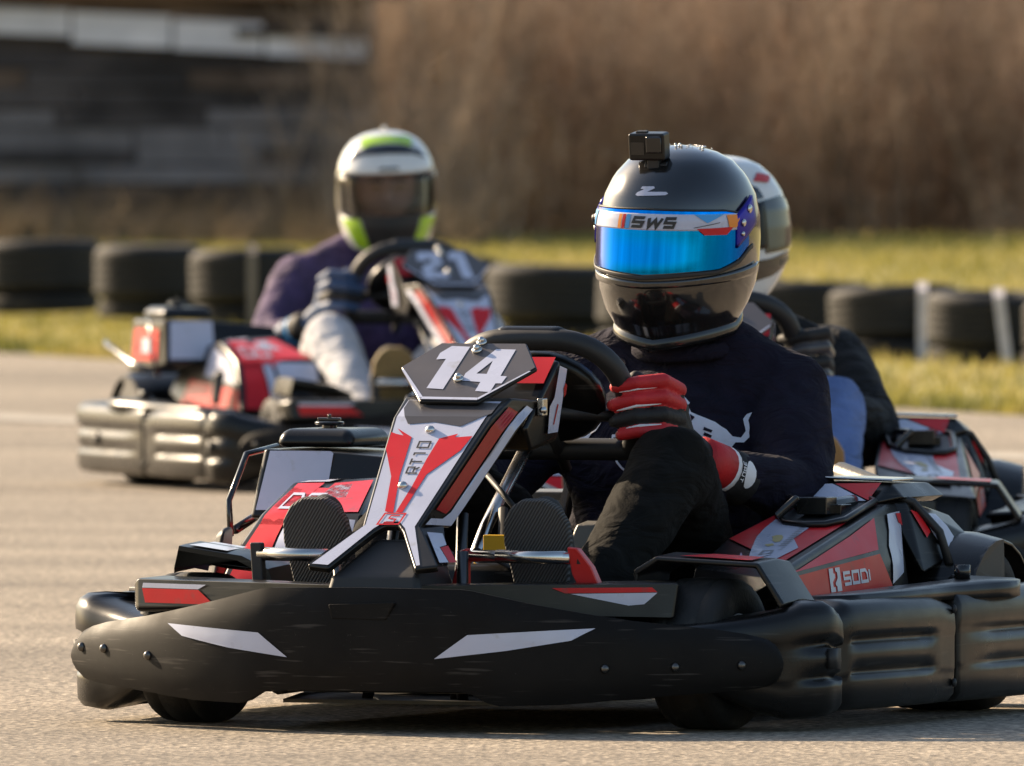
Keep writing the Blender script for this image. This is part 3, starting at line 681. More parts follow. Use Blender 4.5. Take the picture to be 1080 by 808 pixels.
    mb = MB(); sweep(mb, pth, lambda t: groove_prof(interp(min(t, 1 - t) * 2, [0, .1, .16, 1], [0, .3, 1, 1]), .222, .03, .09, .013), rnd=.012); rb = mb.build('rear_bumper', P, K, smooth=True)
    mb = MB(); [mb.box((.13, .703 * s, .126), (.05, .012, .034)) for s in (-1, 1)]; mb.build('vent_pocket', M['rubber'], rb, bevel=.004)
    # ---------------- right pod with fuel tank
    mb = MB(); mb.hull([(.88, -.53, .205), (.40, -.55, .215), (.83, -.52, .27), (.74, -.50, .345), (.60, -.50, .395), (.58, -.34, .405), (.30, -.50, .36), (.30, -.33, .36), (.80, -.29, .345), (.86, -.29, .25), (.86, -.33, .15), (.3, -.33, .15), (.3, -.55, .25), (.42, -.555, .225)])
    pr = mb.build('side_pod', P, K, bevel=.008); bake(pr); rbv = bvh_of(pr)
    rt = proj_fn(rbv, (0, 0, 1), (1, 0, 0), (0, 1, 0), (0, 0, -1), .0025); rt2 = proj_fn(rbv, (0, 0, 1), (1, 0, 0), (0, 1, 0), (0, 0, -1), .0038)
    rs = proj_fn(rbv, (0, -1.2, 0), (1, 0, 0), (0, 0, 1), (0, 1, 0), .0025)
    rf = proj_fn(rbv, (1.5, 0, 0), (0, 1, 0), (0, 0, 1), (-1, 0, 0), .0025); rf2 = proj_fn(rbv, (1.5, 0, 0), (0, 1, 0), (0, 0, 1), (-1, 0, 0), .0038)
    decal('red_panel', [[(-.515, .215), (-.445, .215), (-.442, .335), (-.488, .335)], [(-.49, .325), (-.40, .325), (-.385, .345), (-.40, .385), (-.485, .385)], [(-.405, .262), (-.30, .258), (-.30, .285), (-.405, .287)]], rf, R_, pr, .02)
    decal('white_graphic', [[(-.44, .215), (-.418, .215), (-.414, .335), (-.437, .335)], [(-.405, .290), (-.298, .288), (-.298, .336), (-.405, .338)]], rf, W, pr, .02)
    decal('lettering', [[(-.47 + a, .352 + b) for a, b in q] for q in text('DO', .022, .028, .006, .004)], rf2, W, pr, .02)
    decal('red_panel', [[(.785, -.302), (.60, -.350), (.615, -.415), (.766, -.415)], [(.72, -.485), (.612, -.485), (.612, -.435), (.735, -.435)]], rt, R_, pr, .02); decal('white_graphic', [[(.70, -.36), (.62, -.38), (.63, -.412), (.70, -.412)], [(.605, -.485), (.575, -.48), (.575, -.40), (.605, -.43)]], rt, W, pr, .02)
    decal('red_panel', [[(.86, .215), (.42, .225), (.45, .29), (.83, .265)]], rs, R_, pr, .03); decal('white_panel', [[(.80, .28), (.55, .30), (.56, .38), (.70, .345)]], rs, W, pr, .03)
    mb = MB(); mb.hull([(.50, -.475, .33), (.50, -.625, .33), (.46, -.475, .445), (.46, -.615, .45), (.18, -.46, .445), (.18, -.615, .45), (.18, -.46, .30), (.18, -.63, .30), (.50, -.30, .36), (.46, -.30, .43), (.2, -.30, .43), (.2, -.3, .34)])
    tk = mb.build('fuel_tank', P, K, bevel=.008)
    o = V((.50, -.617, .337)); u = V((0, .137, 0)); v = V((-.04, .004, .113)); n_ = V((.0035, 0, .001))
    decal('white_panel', [[(.04, .06), (.95, .06), (.97, .1), (.97, .93), (.93, .96), (.1, .96)]], lambda a, b: o + u * a + v * b + n_, W, tk)
    decal('red_panel', [[(.44, .34), (.22, .34), (.22, .425), (.43, .425)]], lambda a, b: V((a, interp(b, [.30, .45], [-.632, -.618]) - .002, b)), R_, tk); decal('white_label', [[(.40, .36), (.3, .36), (.3, .40), (.40, .40)]], lambda a, b: V((a, interp(b, [.30, .45], [-.632, -.618]) - .0032, b)), W, tk)
    mb = MB(); mb.hull([(.43 - x * .2, -.61 + y * .15, .452) for x in (0, 1) for y in (0, 1)] + [(.415 - x * .17, -.60 + y * .13, .484) for x in (0, 1) for y in (0, 1)]); mb.build('tank_top', P, tk, bevel=.02, seg=4)
    mb = MB(); mb.lathe([(0, .482), (.013, .482), (.013, .490), (.025, .489), (.026, .495), (0, .497)], (.34, -.54, 0), 'Z', 18); mb.box((.34, -.54, .499), (.010, .042, .006)); mb.box((.34, -.54, .504), (.006, .006, .008)); mb.build('filler_cap', M['gloss'], tk, smooth=False, bevel=.002)
    mb = MB(); mb.tube([(.52, -.65, .30), (.50, -.662, .36), (.45, -.65, .44), (.36, -.63, .452)], .0055, 10); mb.tube([(.5, -.65, .31), (.36, -.67, .33), (.18, -.69, .38), (.14, -.68, .385)], .008, 10); mb.build('guard_rail', M['gloss'], K, smooth=True)
    mb = MB(); mb.hull([(.80, -.565, .22), (.80, -.545, .32), (.72, -.565, .22), (.74, -.55, .33), (.78, -.58, .24), (.77, -.575, .31)]); mb.build('mirror_pad', M['rubber'], K, bevel=.012, seg=3)
    # seat
    mb = MB(); rings = []
    for x, z, hw, hh in ((.62, .07, .17, .03), (.45, .065, .2, .05), (.3, .07, .21, .10), (.15, .12, .21, .16), (.05, .25, .21, .12), (.0, .38, .20, .09), (-.04, .50, .17, .06), (-.05, .55, .12, .03)):
        ring = []
        for k in range(13):
            a = -1 + 2 * k / 12; y = hw * a; d = abs(a) ** 3 * hh
            ring.append((x + (d * .9 if z > .1 else 0), y, z + (d if z <= .15 else d * .2)))
        rings.append(ring + [(x_ - .008, y_ * 1.02, z_ - .01) for x_, y_, z_ in ring[::-1]])
    mb.loft(rings); mb.build('seat', M['gloss'], K, smooth=True)
    # engine behind the seat on the right
    mb = MB(); mb.box((-.05, -.28, .22), (.26, .2, .2)); mb.box((-.06, -.28, .345), (.2, .16, .05)); mb.tube([(-.02, .0, .25), (-.02, .27, .25)], .06, 16)
    [mb.box((-.05 + i * .022, -.28, .33), (.006, .21, .05)) for i in range(-4, 5)]
    mb.tube([(-.12, .29, .3), (-.14, .29, .38), (-.2, .2, .4)], .022, 12); mb.build('engine', M['engine'], K, bevel=.006)
    return K

# ------------------------------------------------------------------ people
def seg_dist(p, a, b):
    d = b - a; t = max(0, min(1, (p - a).dot(d) / max(1e-9, d.dot(d)))); return (p - a - d * t).length
def remesh(mb, name, mats, parent, voxel, bones, smooth=6, disp=0., dscale=.08, fac=.6):
    """bones: list of (a, b, ra, rb, mi); one continuous surface, each face takes the material of its nearest bone"""
    for a, b, ra, rb, mi in bones: mb.capsule(a, b, ra, rb)
    o = mb.build(name, mats, parent)
    r = o.modifiers.new('r', 'REMESH'); r.mode = 'VOXEL'; r.voxel_size = voxel
    s = o.modifiers.new('s', 'SMOOTH'); s.iterations = smooth; s.factor = fac
    if disp > 0:
        t = bpy.data.textures.new(name + '_folds', 'CLOUDS'); t.noise_scale = dscale; t.noise_depth = 3
        d = o.modifiers.new('d', 'DISPLACE'); d.texture = t; d.strength = disp; d.mid_level = .5; d.texture_coords = 'LOCAL'
    bake(o)
    me = o.data
    if len(me.materials) == 0:
        for m in mats: me.materials.append(m)
    B = [(V(a), V(b), (ra + rb) / 2, mi) for a, b, ra, rb, mi in bones]
    for p in me.polygons:
        c = p.center; p.material_index = min(B, key=lambda q: seg_dist(c, q[0], q[1]) - q[2])[3]; p.use_smooth = True
    return o

def glove(parent, side, mats, colors, piping=None):
    """hand closed on the wheel rim: palm on the outer side, four fingers over the front of the rim, thumb along its inner side"""
    m = lambda p: V((p[0], p[1] * side, p[2]))
    w = m((.515, .224, .438))
    bones = [(w, m((.562, .206, .472)), .029, .027, colors[5]), (m((.562, .206, .472)), m((.608, .204, .545)), .023, .021, colors[5]), (m((.562, .206, .472)), m((.612, .204, .490)), .026, .022, colors[5]), (m((.58, .204, .485)), m((.612, .204, .518)), .025, .023, colors[5])]
    zs = [(.559, .576, .572, .566), (.534, .548, .544, .535), (.509, .518, .515, .507), (.485, .492, .490, .484)]
    rr = [.0122, .0126, .0122, .0110]; ln = [.95, 1., .97, .86]; pip = []
    for k in range(4):
        z = zs[k]; r = rr[k]; f = ln[k]
        a, b, c, d, e = m((.606, .216, z[0])), m((.668, .211, z[1])), m((.700, .222 - .048 * f, z[2])), m((.700, .222 - .084 * f, z[3])), m((.668, .222 - .104 * f, z[3] - .002))
        bones += [(a, b, r * 1.12, r * 1.06, colors[k]), (b, c, r * 1.06, r * 1.03, colors[k]), (c, d, r * 1.03, r * .95, colors[k]), (d, e, r * .95, r * .82, colors[k])]
        pip.append((b, c, d, r))
    bones += [(m((.575, .205, .525)), m((.618, .182, .556)), .017, .0145, colors[4]), (m((.618, .182, .556)), m((.640, .150, .580)), .0145, .0125, colors[4])]
    o = remesh(MB(), 'glove', mats, parent, .003, bones, 2, 0, fac=.4)
    if piping:
        for k, up in ((0, -1), (1, -1), (3, 1)):
            b, c, d, r = pip[k]; q = V((.45, .3 * side, up * .92)).normalized() * r * .98
            mb = MB(); mb.tube([b.lerp(c, .1) + q, b.lerp(c, .6) + q, c + q + V((.001, 0, 0)), c.lerp(d, .6) + q, d + q * .95], [.0014, .0024, .0027, .0025, .0012] if k else [.0008, .0014, .0016, .0014, .0008], 8); mb.build('piping', piping, o, smooth=True)
    return o

def helmet_ring(h, n=56, off=0., tilt=0., wid=1., hgt=1.):
    H = [-.175, -.165, -.14, -.10, -.05, 0, .04, .08, .115, .142, .158, .166, .170]
    F_ = [.112, .120, .145, .163, .162, .155, .151, .141, .122, .095, .064, .034, .002]
    B_ = [.105, .112, .125, .145, .160, .166, .163, .151, .130, .100, .068, .036, .002]
    W_ = [.110, .115, .125, .134, .1375, .1385, .1375, .130, .114, .091, .063, .035, .002]
    f, b, w = interp(h, H, F_) + off, interp(h, H, B_) + off, (interp(h, H, W_) + off) * wid
    out = []
    for k in range(n):
        a = 2 * math.pi * k / n; c, s = math.cos(a), math.sin(a); e = 2 / 2.15
        x = math.copysign(abs(c) ** e, c) * (f if c > 0 else b); y = math.copysign(abs(s) ** e, s) * w
        zf = -.012 * max(0, c) * interp(h, [-.175, -.1], [1, 0]) + .058 * (.35 * abs(s) + max(0, -c)) * interp(h, [-.175, -.04], [1, 0])
        out.append(V((x, y, (h + zf) * hgt)))
    return out
def smoothH(n):
    hs = [-.175, -.172, -.165, -.152, -.14, -.12, -.10, -.085, -.07, -.055, -.04, -.02, 0, .02, .04, .055, .065, .08, .095, .108, .12, .132, .142, .15, .157, .163, .167, .1695]
    return hs
def patch(mb, az0, az1, hlo, hhi, off, n=36, rows=10, hgt=1., thick=.004, mi=0):
    """shell piece over the helmet between two heights (functions of azimuth), with a real thickness"""
    def pt(az, h, o):
        r = helmet_ring(h, 4 * 90, o, hgt=hgt); k = (az / 360 * 360) % 360; i = int(math.floor(k)); f = k - i
        return r[i % 360].lerp(r[(i + 1) % 360], f)
    fr = []
    for j in range(rows + 1):
        row = []
        for i in range(n + 1):
            az = az0 + (az1 - az0) * i / n; h = hlo(az) + (hhi(az) - hlo(az)) * j / rows; row.append(pt(az, h, off))
        fr.append(row)
    bk = []
    for j in range(rows + 1):
        row = []
        for i in range(n + 1):
            az = az0 + (az1 - az0) * i / n; h = hlo(az) + (hhi(az) - hlo(az)) * j / rows; row.append(pt(az, h, off - thick))
        bk.append(row)
    m = n + 1; vs = [p for r in fr for p in r] + [p for r in bk for p in r]; o = m * (rows + 1); fs = []
    for j in range(rows):
        for i in range(n):
            a = j * m + i; fs += [(a, a + 1, a + 1 + m, a + m), (o + a, o + a + m, o + a + 1 + m, o + a + 1)]
    for i in range(n): fs += [(i, o + i, o + i + 1, i + 1), (rows * m + i, rows * m + i + 1, o + rows * m + i + 1, o + rows * m + i)]
    for j in range(rows): fs += [(j * m, (j + 1) * m, o + (j + 1) * m, o + j * m), (j * m + n, o + j * m + n, o + (j + 1) * m + n, (j + 1) * m + n)]
    mb.add(vs, fs, mi)
_ringcache = {}
_hr = helmet_ring
def helmet_ring(h, n=56, off=0., tilt=0., wid=1., hgt=1.):
    k = (round(h, 4), n, round(off, 4), hgt)
    if k not in _ringcache: _ringcache[k] = _hr(h, n, off, 0, 1., hgt)
    return _ringcache[k]

def helmet(parent, c, yaw, pitch, roll, shell_mat, port=None, hgt=1.):
    mb = MB(); hs = smoothH(0); n = 60
    rings = [helmet_ring(h, n, 0, hgt=hgt) for h in hs]
    # inner lip
    rings = [[p * .9 + V((0, 0, .012)) for p in rings[0]]] + rings
    mb.loft(rings, closed=True, cap=False); mb.add(rings[-1], [tuple(range(n))])
    if port:
        keep = []
        for f, m in zip(mb.f, mb.m):
            q = sum((V(mb.v[i]) for i in f), V()) / len(f); az = math.degrees(math.atan2(q.y, q.x))
            if abs(az) < port[0] and port[1] < q.z < port[2]: continue
            keep.append((f, m))
        mb.f = [k[0] for k in keep]; mb.m = [k[1] for k in keep]
    o = mb.build('helmet', shell_mat, parent, smooth=True)
    o.location = c; o.rotation_euler = (R(roll), R(pitch), R(yaw))
    if port:
        s = o.modifiers.new('s', 'SOLIDIFY'); s.thickness = .012; s.offset = -1
    return o

def shoe(parent, ankle, heel, toe, sole_m, upper_m, w=.052):
    ankle, heel, toe = V(ankle), V(heel), V(toe); ax = (toe - heel).normalized(); L_ = (toe - heel).length
    y = V((0, 1, 0)); n = ax.cross(y).normalized()
    if n.x < 0: n = -n
    prof = [(0, .55), (.04, .75), (.15, .80), (.35, .74), (.55, .86), (.72, 1.), (.85, .97), (.95, .72), (1., .35)]
    loop = [heel + ax * t * L_ + y * w * k for t, k in prof] + [heel + ax * t * L_ - y * w * k for t, k in reversed(prof)]
    bones = [(heel + ax * .05 - n * .04, ankle - n * .01, .043, .046, 0), (heel + ax * .06 - n * .04, heel + ax * L_ * .7 - n * .038, .044, .042, 0), (heel + ax * L_ * .7 - n * .036, heel + ax * L_ * .86 - n * .03, .042, .033, 0)]
    up = remesh(MB(), 'shoe', [upper_m], parent, .006, bones, 4)
    mb = MB(); mb.prism(loop, n * .02); mb.build('sole', sole_m, up, bevel=.006, seg=3)
    return up

def person(label, J, mats, cloth, voxel=.010, folds=.02, puff=False):
    """J: joints (kart frame). mats: [top, trousers, skin]"""
    root = empty('person', label, 'person', 'kart drivers')
    j = {k: V(v) for k, v in J.items()}; bones = []
    A = lambda a, b, ra, rb, m: bones.append((j[a], j[b], ra, rb, m))
    mb = MB()
    mid = (j['chest'] + j['pelvis']) / 2
    mb.ellipsoid(j['chest'], (.13, .195, .16)); mb.ellipsoid(mid, (.13, .18, .18)); mb.ellipsoid(j['pelvis'], (.13, .165, .11))
    mb.ellipsoid(j['shoulders'] - V((0, 0, .03)), (.085, .19, .07))
    A('pelvis', 'chest', .12, .12, 0); A('chest', 'shoulders', .12, .085, 0); A('shoulders', 'neck', .085, .062, 0)
    bones.append((j['neck'] + V((.005, 0, .03)), j['head'] - V((0, 0, .03)), .05, .05, 2))
    bones.append((j['head'] - V((.01, 0, -.01)), j['head'] + V((.005, 0, .035)), .088, .085, 2))
    yaw = math.radians(J.get('_yaw', 0) if not isinstance(J.get('_yaw', 0), tuple) else 0)
    for s in ('L', 'R'):
        A('sh' + s, 'el' + s, .082 if not puff else .088, .063 if not puff else .075, 0); A('el' + s, 'wr' + s, .061 if not puff else .07, .043, 0)
        bones.append((j['shoulders'], j['sh' + s], .085, .078, 0)); bones.append((j['neck'] + V((-.015, .045 if s == 'L' else -.045, .012)), j['sh' + s] + V((0, 0, .012)), .055, .062, 0))
        A('hip' + s, 'kn' + s, .095, .074, 1); A('kn' + s, 'an' + s, .073, .054, 1)
        bones.append((j['pelvis'], j['hip' + s], .10, .095, 1))
    b = remesh(mb, 'body', mats, root, voxel, bones, 5, folds, .10)
    return root, b

# ------------------------------------------------------------------ camera and world
D0 = 30.0; S0 = 620.0; FPX = S0 * D0; HC = 1.07
cam = bpy.data.cameras.new('camera'); co = bpy.data.objects.new('camera', cam); col.objects.link(co); scene.camera = co
cam.sensor_width = 36; cam.lens = FPX / 1080 * 36; cam.clip_end = 3000; cam.clip_start = .5
co.location = (0, 0, HC); co.rotation_euler = (R(90) - math.atan(309 / FPX), 0, 0)
cam.dof.use_dof = True; cam.dof.focus_distance = 29.7; cam.dof.aperture_fstop = cam.lens / 38.0
def wx(px, d): return (px - 540) / FPX * d

SUN_AZ = V((-.77, .64)).normalized(); SUN_EL = R(27)
w = bpy.data.worlds.new('World'); scene.world = w; w.use_nodes = True
nt = w.node_tree; bg = nt.nodes['Background']; sky = nt.nodes.new('ShaderNodeTexSky'); sky.sky_type = 'NISHITA'; sky.sun_disc = False
sky.sun_elevation = SUN_EL; sky.sun_rotation = math.atan2(SUN_AZ.x, SUN_AZ.y); sky.dust_density = 2.; sky.air_density = 1.2
nt.links.new(sky.outputs[0], bg.inputs[0]); bg.inputs[1].default_value = .084
sl = bpy.data.lights.new('sun', 'SUN'); sl.energy = 5.0; sl.angle = R(.5); sl.color = (1, .79, .55)
so = bpy.data.objects.new('sun', sl); col.objects.link(so)
sd = V((SUN_AZ.x * math.cos(SUN_EL), SUN_AZ.y * math.cos(SUN_EL), math.sin(SUN_EL))); so.rotation_euler = (-sd).to_track_quat('-Z', 'Y').to_euler(); so.location = (-20, 20, 20)
scene.view_settings.view_transform = 'Standard'; scene.view_settings.look = 'None'; scene.view_settings.exposure = 1.2; scene.view_settings.gamma = 1

# ------------------------------------------------------------------ setting
def earth_mat():
    m = pbr('dry_grass_soil', (.2, .165, .05), .95); N = m.node_tree.nodes; L = m.node_tree.links; b = N['Principled BSDF']
    tc = N.new('ShaderNodeTexCoord')
    n1 = N.new('ShaderNodeTexNoise'); n1.inputs['Scale'].default_value = .35; n1.inputs['Detail'].default_value = 6; L.new(tc.outputs['Object'], n1.inputs[0])
    n2 = N.new('ShaderNodeTexNoise'); n2.inputs['Scale'].default_value = 6; n2.inputs['Detail'].default_value = 8; L.new(tc.outputs['Object'], n2.inputs[0])
    ad = N.new('ShaderNodeMath'); ad.operation = 'ADD'; L.new(n1.outputs['Fac'], ad.inputs[0]); L.new(n2.outputs['Fac'], ad.inputs[1])
    cr = N.new('ShaderNodeValToRGB'); L.new(ad.outputs[0], cr.inputs[0])
    mr = N.new('ShaderNodeMath'); mr.operation = 'MULTIPLY'; mr.inputs[1].default_value = .5; L.new(ad.outputs[0], mr.inputs[0]); L.new(mr.outputs[0], cr.inputs[0])
    e = cr.color_ramp.elements; e[0].position = .36; e[0].color = (.12, .12, .035, 1); e[1].position = .64; e[1].color = (.36, .295, .11, 1)
    x = e.new(.5); x.color = (.26, .225, .06, 1)
    L.new(cr.outputs[0], b.inputs['Base Color']); return m
def asphalt_mat():
    m = pbr('asphalt', (.15, .13, .11), .8, spec=.35); N = m.node_tree.nodes; L = m.node_tree.links; b = N['Principled BSDF']
    tc = N.new('ShaderNodeTexCoord')
    def nz(s, d=6): 
        n = N.new('ShaderNodeTexNoise'); n.inputs['Scale'].default_value = s; n.inputs['Detail'].default_value = d; n.inputs['Roughness'].default_value = .65; L.new(tc.outputs['Object'], n.inputs[0]); return n
    big, mid, fine = nz(.3, 4), nz(2.2, 5), nz(55, 5)
    mp = N.new('ShaderNodeMapping'); mp.inputs['Scale'].default_value = (.25, 3.2, 1); mp.inputs['Rotation'].default_value = (0, 0, R(14)); L.new(tc.outputs['Object'], mp.inputs[0])
    st = N.new('ShaderNodeTexNoise'); st.inputs['Scale'].default_value = .4; st.inputs['Detail'].default_value = 4; L.new(mp.outputs[0], st.inputs[0])
    vo = N.new('ShaderNodeTexVoronoi'); vo.inputs['Scale'].default_value = 85; L.new(tc.outputs['Object'], vo.inputs[0])
    cr = N.new('ShaderNodeValToRGB'); L.new(fine.outputs['Fac'], cr.inputs[0]); e = cr.color_ramp.elements
    e[0].position = .34; e[0].color = (.085, .074, .060, 1); e[1].position = .7; e[1].color = (.54, .452, .345, 1)
    x = e.new(.5); x.color = (.245, .205, .156, 1)
    def mulr(fac, lo, hi, prev):
        r = N.new('ShaderNodeMapRange'); r.inputs[1].default_value = .3; r.inputs[2].default_value = .7; r.inputs[3].default_value = lo; r.inputs[4].default_value = hi; L.new(fac, r.inputs[0])
        mx = N.new('ShaderNodeMix'); mx.data_type = 'RGBA'; mx.blend_type = 'MULTIPLY'; mx.inputs[0].default_value = 1; L.new(prev, mx.inputs[6]); L.new(r.outputs[0], mx.inputs[7]); return mx.outputs[2]
    c = mulr(big.outputs['Fac'], .85, 1.15, cr.outputs[0]); c = mulr(mid.outputs['Fac'], .9, 1.1, c); c = mulr(st.outputs['Fac'], .72, 1.14, c); c = mulr(vo.outputs['Color'], .7, 1.35, c)
    L.new(c, b.inputs['Base Color'])
    ad = N.new('ShaderNodeMath'); ad.operation = 'ADD'; L.new(fine.outputs['Fac'], ad.inputs[0]); L.new(vo.outputs['Distance'], ad.inputs[1])
    bp = N.new('ShaderNodeBump'); bp.inputs['Strength'].default_value = .55; bp.inputs['Distance'].default_value = .006; L.new(ad.outputs[0], bp.inputs['Height']); L.new(bp.outputs[0], b.inputs['Normal'])
    return m
mb = MB(); mb.add([(-900, -300, -.004), (900, -300, -.004), (900, 1800, -.004), (-900, 1800, -.004)], [(0, 1, 2, 3)])
tag(mb.build('ground', earth_mat()), kind='structure')
EDGE = [(-80, 92), (-12, 86), (-4, 78.5), (-2.1, 72), (-.2, 65), (1.68, 58), (2.6, 55), (6, 50), (80, 44)]
def edge_y(x):
    return interp(x, [e[0] for e in EDGE], [e[1] for e in EDGE])
xs = sorted(set([e[0] for e in EDGE] + [-4 + i * .1 for i in range(81)]))
top = [(x, edge_y(x) + (.22 * math.sin(x * 9.1) + .16 * math.sin(x * 23.7 + 1) if -4 < x < 4.2 else 0), 0) for x in xs]
mb = MB(); mb.prism(top + [(80, -60, 0), (-80, -60, 0)], (0, 0, .0001)); mb.f = [f for f in mb.f][:]; 
asphalt = MB(); asphalt.add(*[(lambda vs: vs)([V(p) for p in top + [(80, -60, 0), (-80, -60, 0)]])], [tuple(t) for t in tessellate_polygon([[V(p) for p in top + [(80, -60, 0), (-80, -60, 0)]]])])
tag(asphalt.build('track_surface', asphalt_mat()), kind='structure')
paint = pbr('worn_white_paint', (.38, .345, .29), .8, var=.3, vscale=8, bump=.2, wear=((.25, .205, .16), .18, 4))
def line(pts, w_):
    mb = MB(); L_ = []; R2 = []
    for i, p in enumerate(pts):
        d = (V(pts[min(i + 1, len(pts) - 1)]) - V(pts[max(i - 1, 0)])).normalized(); n = V((-d.y, d.x)) * w_ / 2
        L_.append((p[0] + n.x, p[1] + n.y, .004)); R2.append((p[0] - n.x, p[1] - n.y, .004))
    k = len(pts); mb.add(L_ + R2, [(i, i + 1, k + i + 1, k + i) for i in range(k - 1)]); return tag(mb.build('painted_line', paint), kind='structure')
line([(-60, 80), (-12, 73), (-3, 61.5), (-1.72, 57.6), (0, 54), (1.48, 51.3), (4, 47), (60, 40)], .42)
line([(1.1, 45.0), (1.3, 44.7), (4, 42), (60, 33)], .34)

# hills and hedge
hm = pbr('bare_bank', (.085, .06, .04), .95, var=.4, vscale=1.5)
mb = MB(); rings = []
for yy, zz in ((150, -.2), (156, 2.2), (170, 4.5), (200, 7.5), (260, 8)):
    rings.append([(-160 + i * 4, yy + 3 * math.sin(i * .7) , zz + (.6 * math.sin(i * 1.3) if zz > 0 else 0)) for i in range(81)])
mb.loft(rings, closed=False, cap=False); tag(mb.build('hillside', hm, smooth=True), kind='structure')

def twig_mat():
    m = pbr('bare_twigs', (.16, .11, .07), .8); N = m.node_tree.nodes; L = m.node_tree.links; b = N['Principled BSDF']
    tc = N.new('ShaderNodeTexCoord'); n = N.new('ShaderNodeTexNoise'); n.inputs['Scale'].default_value = 1.1; n.inputs['Detail'].default_value = 4; L.new(tc.outputs['Object'], n.inputs[0])
    cr = N.new('ShaderNodeValToRGB'); L.new(n.outputs['Fac'], cr.inputs[0]); e = cr.color_ramp.elements
    e[0].position = .35; e[0].color = (.18, .12, .078, 1); e[1].position = .66; e[1].color = (.52, .375, .25, 1); L.new(cr.outputs[0], b.inputs['Base Color']); return m
def thicket(name, xr, yr, n, hr, mat, side=5, rad=.012, seed=1):
    rg = random.Random(seed); vs = []; fs = []
    def stick(a, b, r0, r1):
        d = (b - a).normalized(); u = d.orthogonal().normalized(); w_ = d.cross(u); o = len(vs)
        for p, r in ((a, r0), (b, r1)):
            for k in range(3):
                t = k * 2.0944; vs.append(p + (u * math.cos(t) + w_ * math.sin(t)) * r)
        for k in range(3): fs.append((o + k, o + (k + 1) % 3, o + 3 + (k + 1) % 3, o + 3 + k))
    for _ in range(n):
        p = V((rg.uniform(*xr), rg.uniform(*yr), -.02)); p.x = p.x if name != 'stems' else rg.gauss(sum(xr) / 2, (xr[1] - xr[0]) * .3); h = rg.uniform(*hr) * (.75 + .25 * math.sin(p.x * 1.9 + p.y * .6)); lean = V((rg.gauss(0, .16), rg.gauss(0, .16), 1)); r0 = rad * rg.uniform(.6, 1.5)
        for k in range(4):
            q = p + lean.normalized() * h / 4; lean += V((rg.gauss(0, .12), rg.gauss(0, .12), 0)); r1 = r0 * .72
            stick(p, q, r0, r1)
            for _s in range(side if k else side // 2):
                a = p.lerp(q, rg.random()); d = V((rg.gauss(0, .6), rg.gauss(0, .6), rg.uniform(.2, 1.))).normalized(); stick(a, a + d * rg.uniform(.18, .5), r1 * .6, r1 * .25)
            p, r0 = q, r1
    me = bpy.data.meshes.new(name); me.from_pydata([tuple(v) for v in vs], [], fs); me.materials.append(mat); o = bpy.data.objects.new(name, me); col.objects.link(o); return o
tm = twig_mat()
o = thicket('hedge', (-2.4, 9), (129, 141), 5200, (2.2, 3.8), tm, 6, .013, 3); tag(o, 'bare brown winter thicket filling the background behind the grass', 'thicket', kind='stuff')
o = thicket('dry_brush', (-8, -.2), (117.5, 120), 500, (.10, .34), pbr('dry_brush', (.25, .17, .09), .9, var=.3, vscale=3), 3, .006, 5); tag(o, 'low dry brush along the foot of the old timber shed', 'brush', kind='stuff')
tall = empty('bare_shrub', 'tall bare shrub growing in front of the right end of the timber shed', 'shrub')
o = thicket('stems', (-1.2, -.1), (118.6, 121), 100, (1.0, 2.6), tm, 6, .011, 9); o.parent = tall

# timber shed
shed = empty('timber_shed', 'old dark timber shed with weathered horizontal boards and a pale band under the eaves', 'shed')
wood = [pbr('board_dark', (.075, .06, .056), .9, var=.5, vscale=2.2, bump=.4, bscale=20), pbr('board_grey', (.21, .18, .175), .9, var=.45, vscale=1.8, bump=.4, bscale=20), pbr('board_brown', (.13, .085, .06), .9, var=.5, vscale=2, bump=.4, bscale=20), pbr('board_pale', (.8, .74, .75), .85, var=.25, vscale=1.6, bump=.3, bscale=20)]
rg = random.Random(11); yb = 121.5; XR = -1.0
mb = MB(); mb.box((-9, yb + 3.1, 1.5), (16, 6, 3.0)); mb.build('wall_core', wood[0], shed)
mb = MB(); rows = [(.12, .30, 0, 2), (.30, .42, 2, 0), (.42, .55, 1, 0), (.55, .66, 0, 1), (.66, .82, 1, 1), (.82, .94, 0, 1), (.94, 1.08, 0, 0), (1.08, 1.22, 0, 2), (1.22, 1.28, 0, 0), (1.52, 1.66, 2, 2), (1.66, 1.9, 2, 0), (1.9, 2.2, 0, 2), (2.2, 2.6, 0, 0)]
for z0, z1, m0, m1 in rows:
    x = -17
    while x < XR:
        L_ = rg.uniform(.6, 1.9); x1 = min(XR, x + L_); d = rg.uniform(.03, .07); mi = m0 if rg.random() < .7 else m1
        mb.box(((x + x1) / 2, yb + .08 - d / 2, (z0 + z1) / 2 + rg.uniform(-.008, .008)), (x1 - x - .012, d, z1 - z0 - .012), mi=mi); x = x1
mb.build('boards', wood, shed, bevel=.004)
mb = MB()
for x0, x1, za, zb_ in ((-3.75, -3.05, 1.44, 1.62), (-3.03, -2.35, 1.36, 1.58), (-2.33, -1.72, 1.32, 1.53), (-1.70, XR, 1.28, 1.42), (-6, -3.77, 1.46, 1.64)): mb.hull([(x, yb + y, z) for x, dz in ((x0, .03), (x1, 0)) for y in (0, .05) for z in (za + dz, zb_ + dz)])
mb.build('pale_band', wood[3], shed)
mb = MB(); mb.box((-1.45, yb - .02, 1.47), (.9, .03, .06)); mb.build('dark_batten', wood[0], shed)
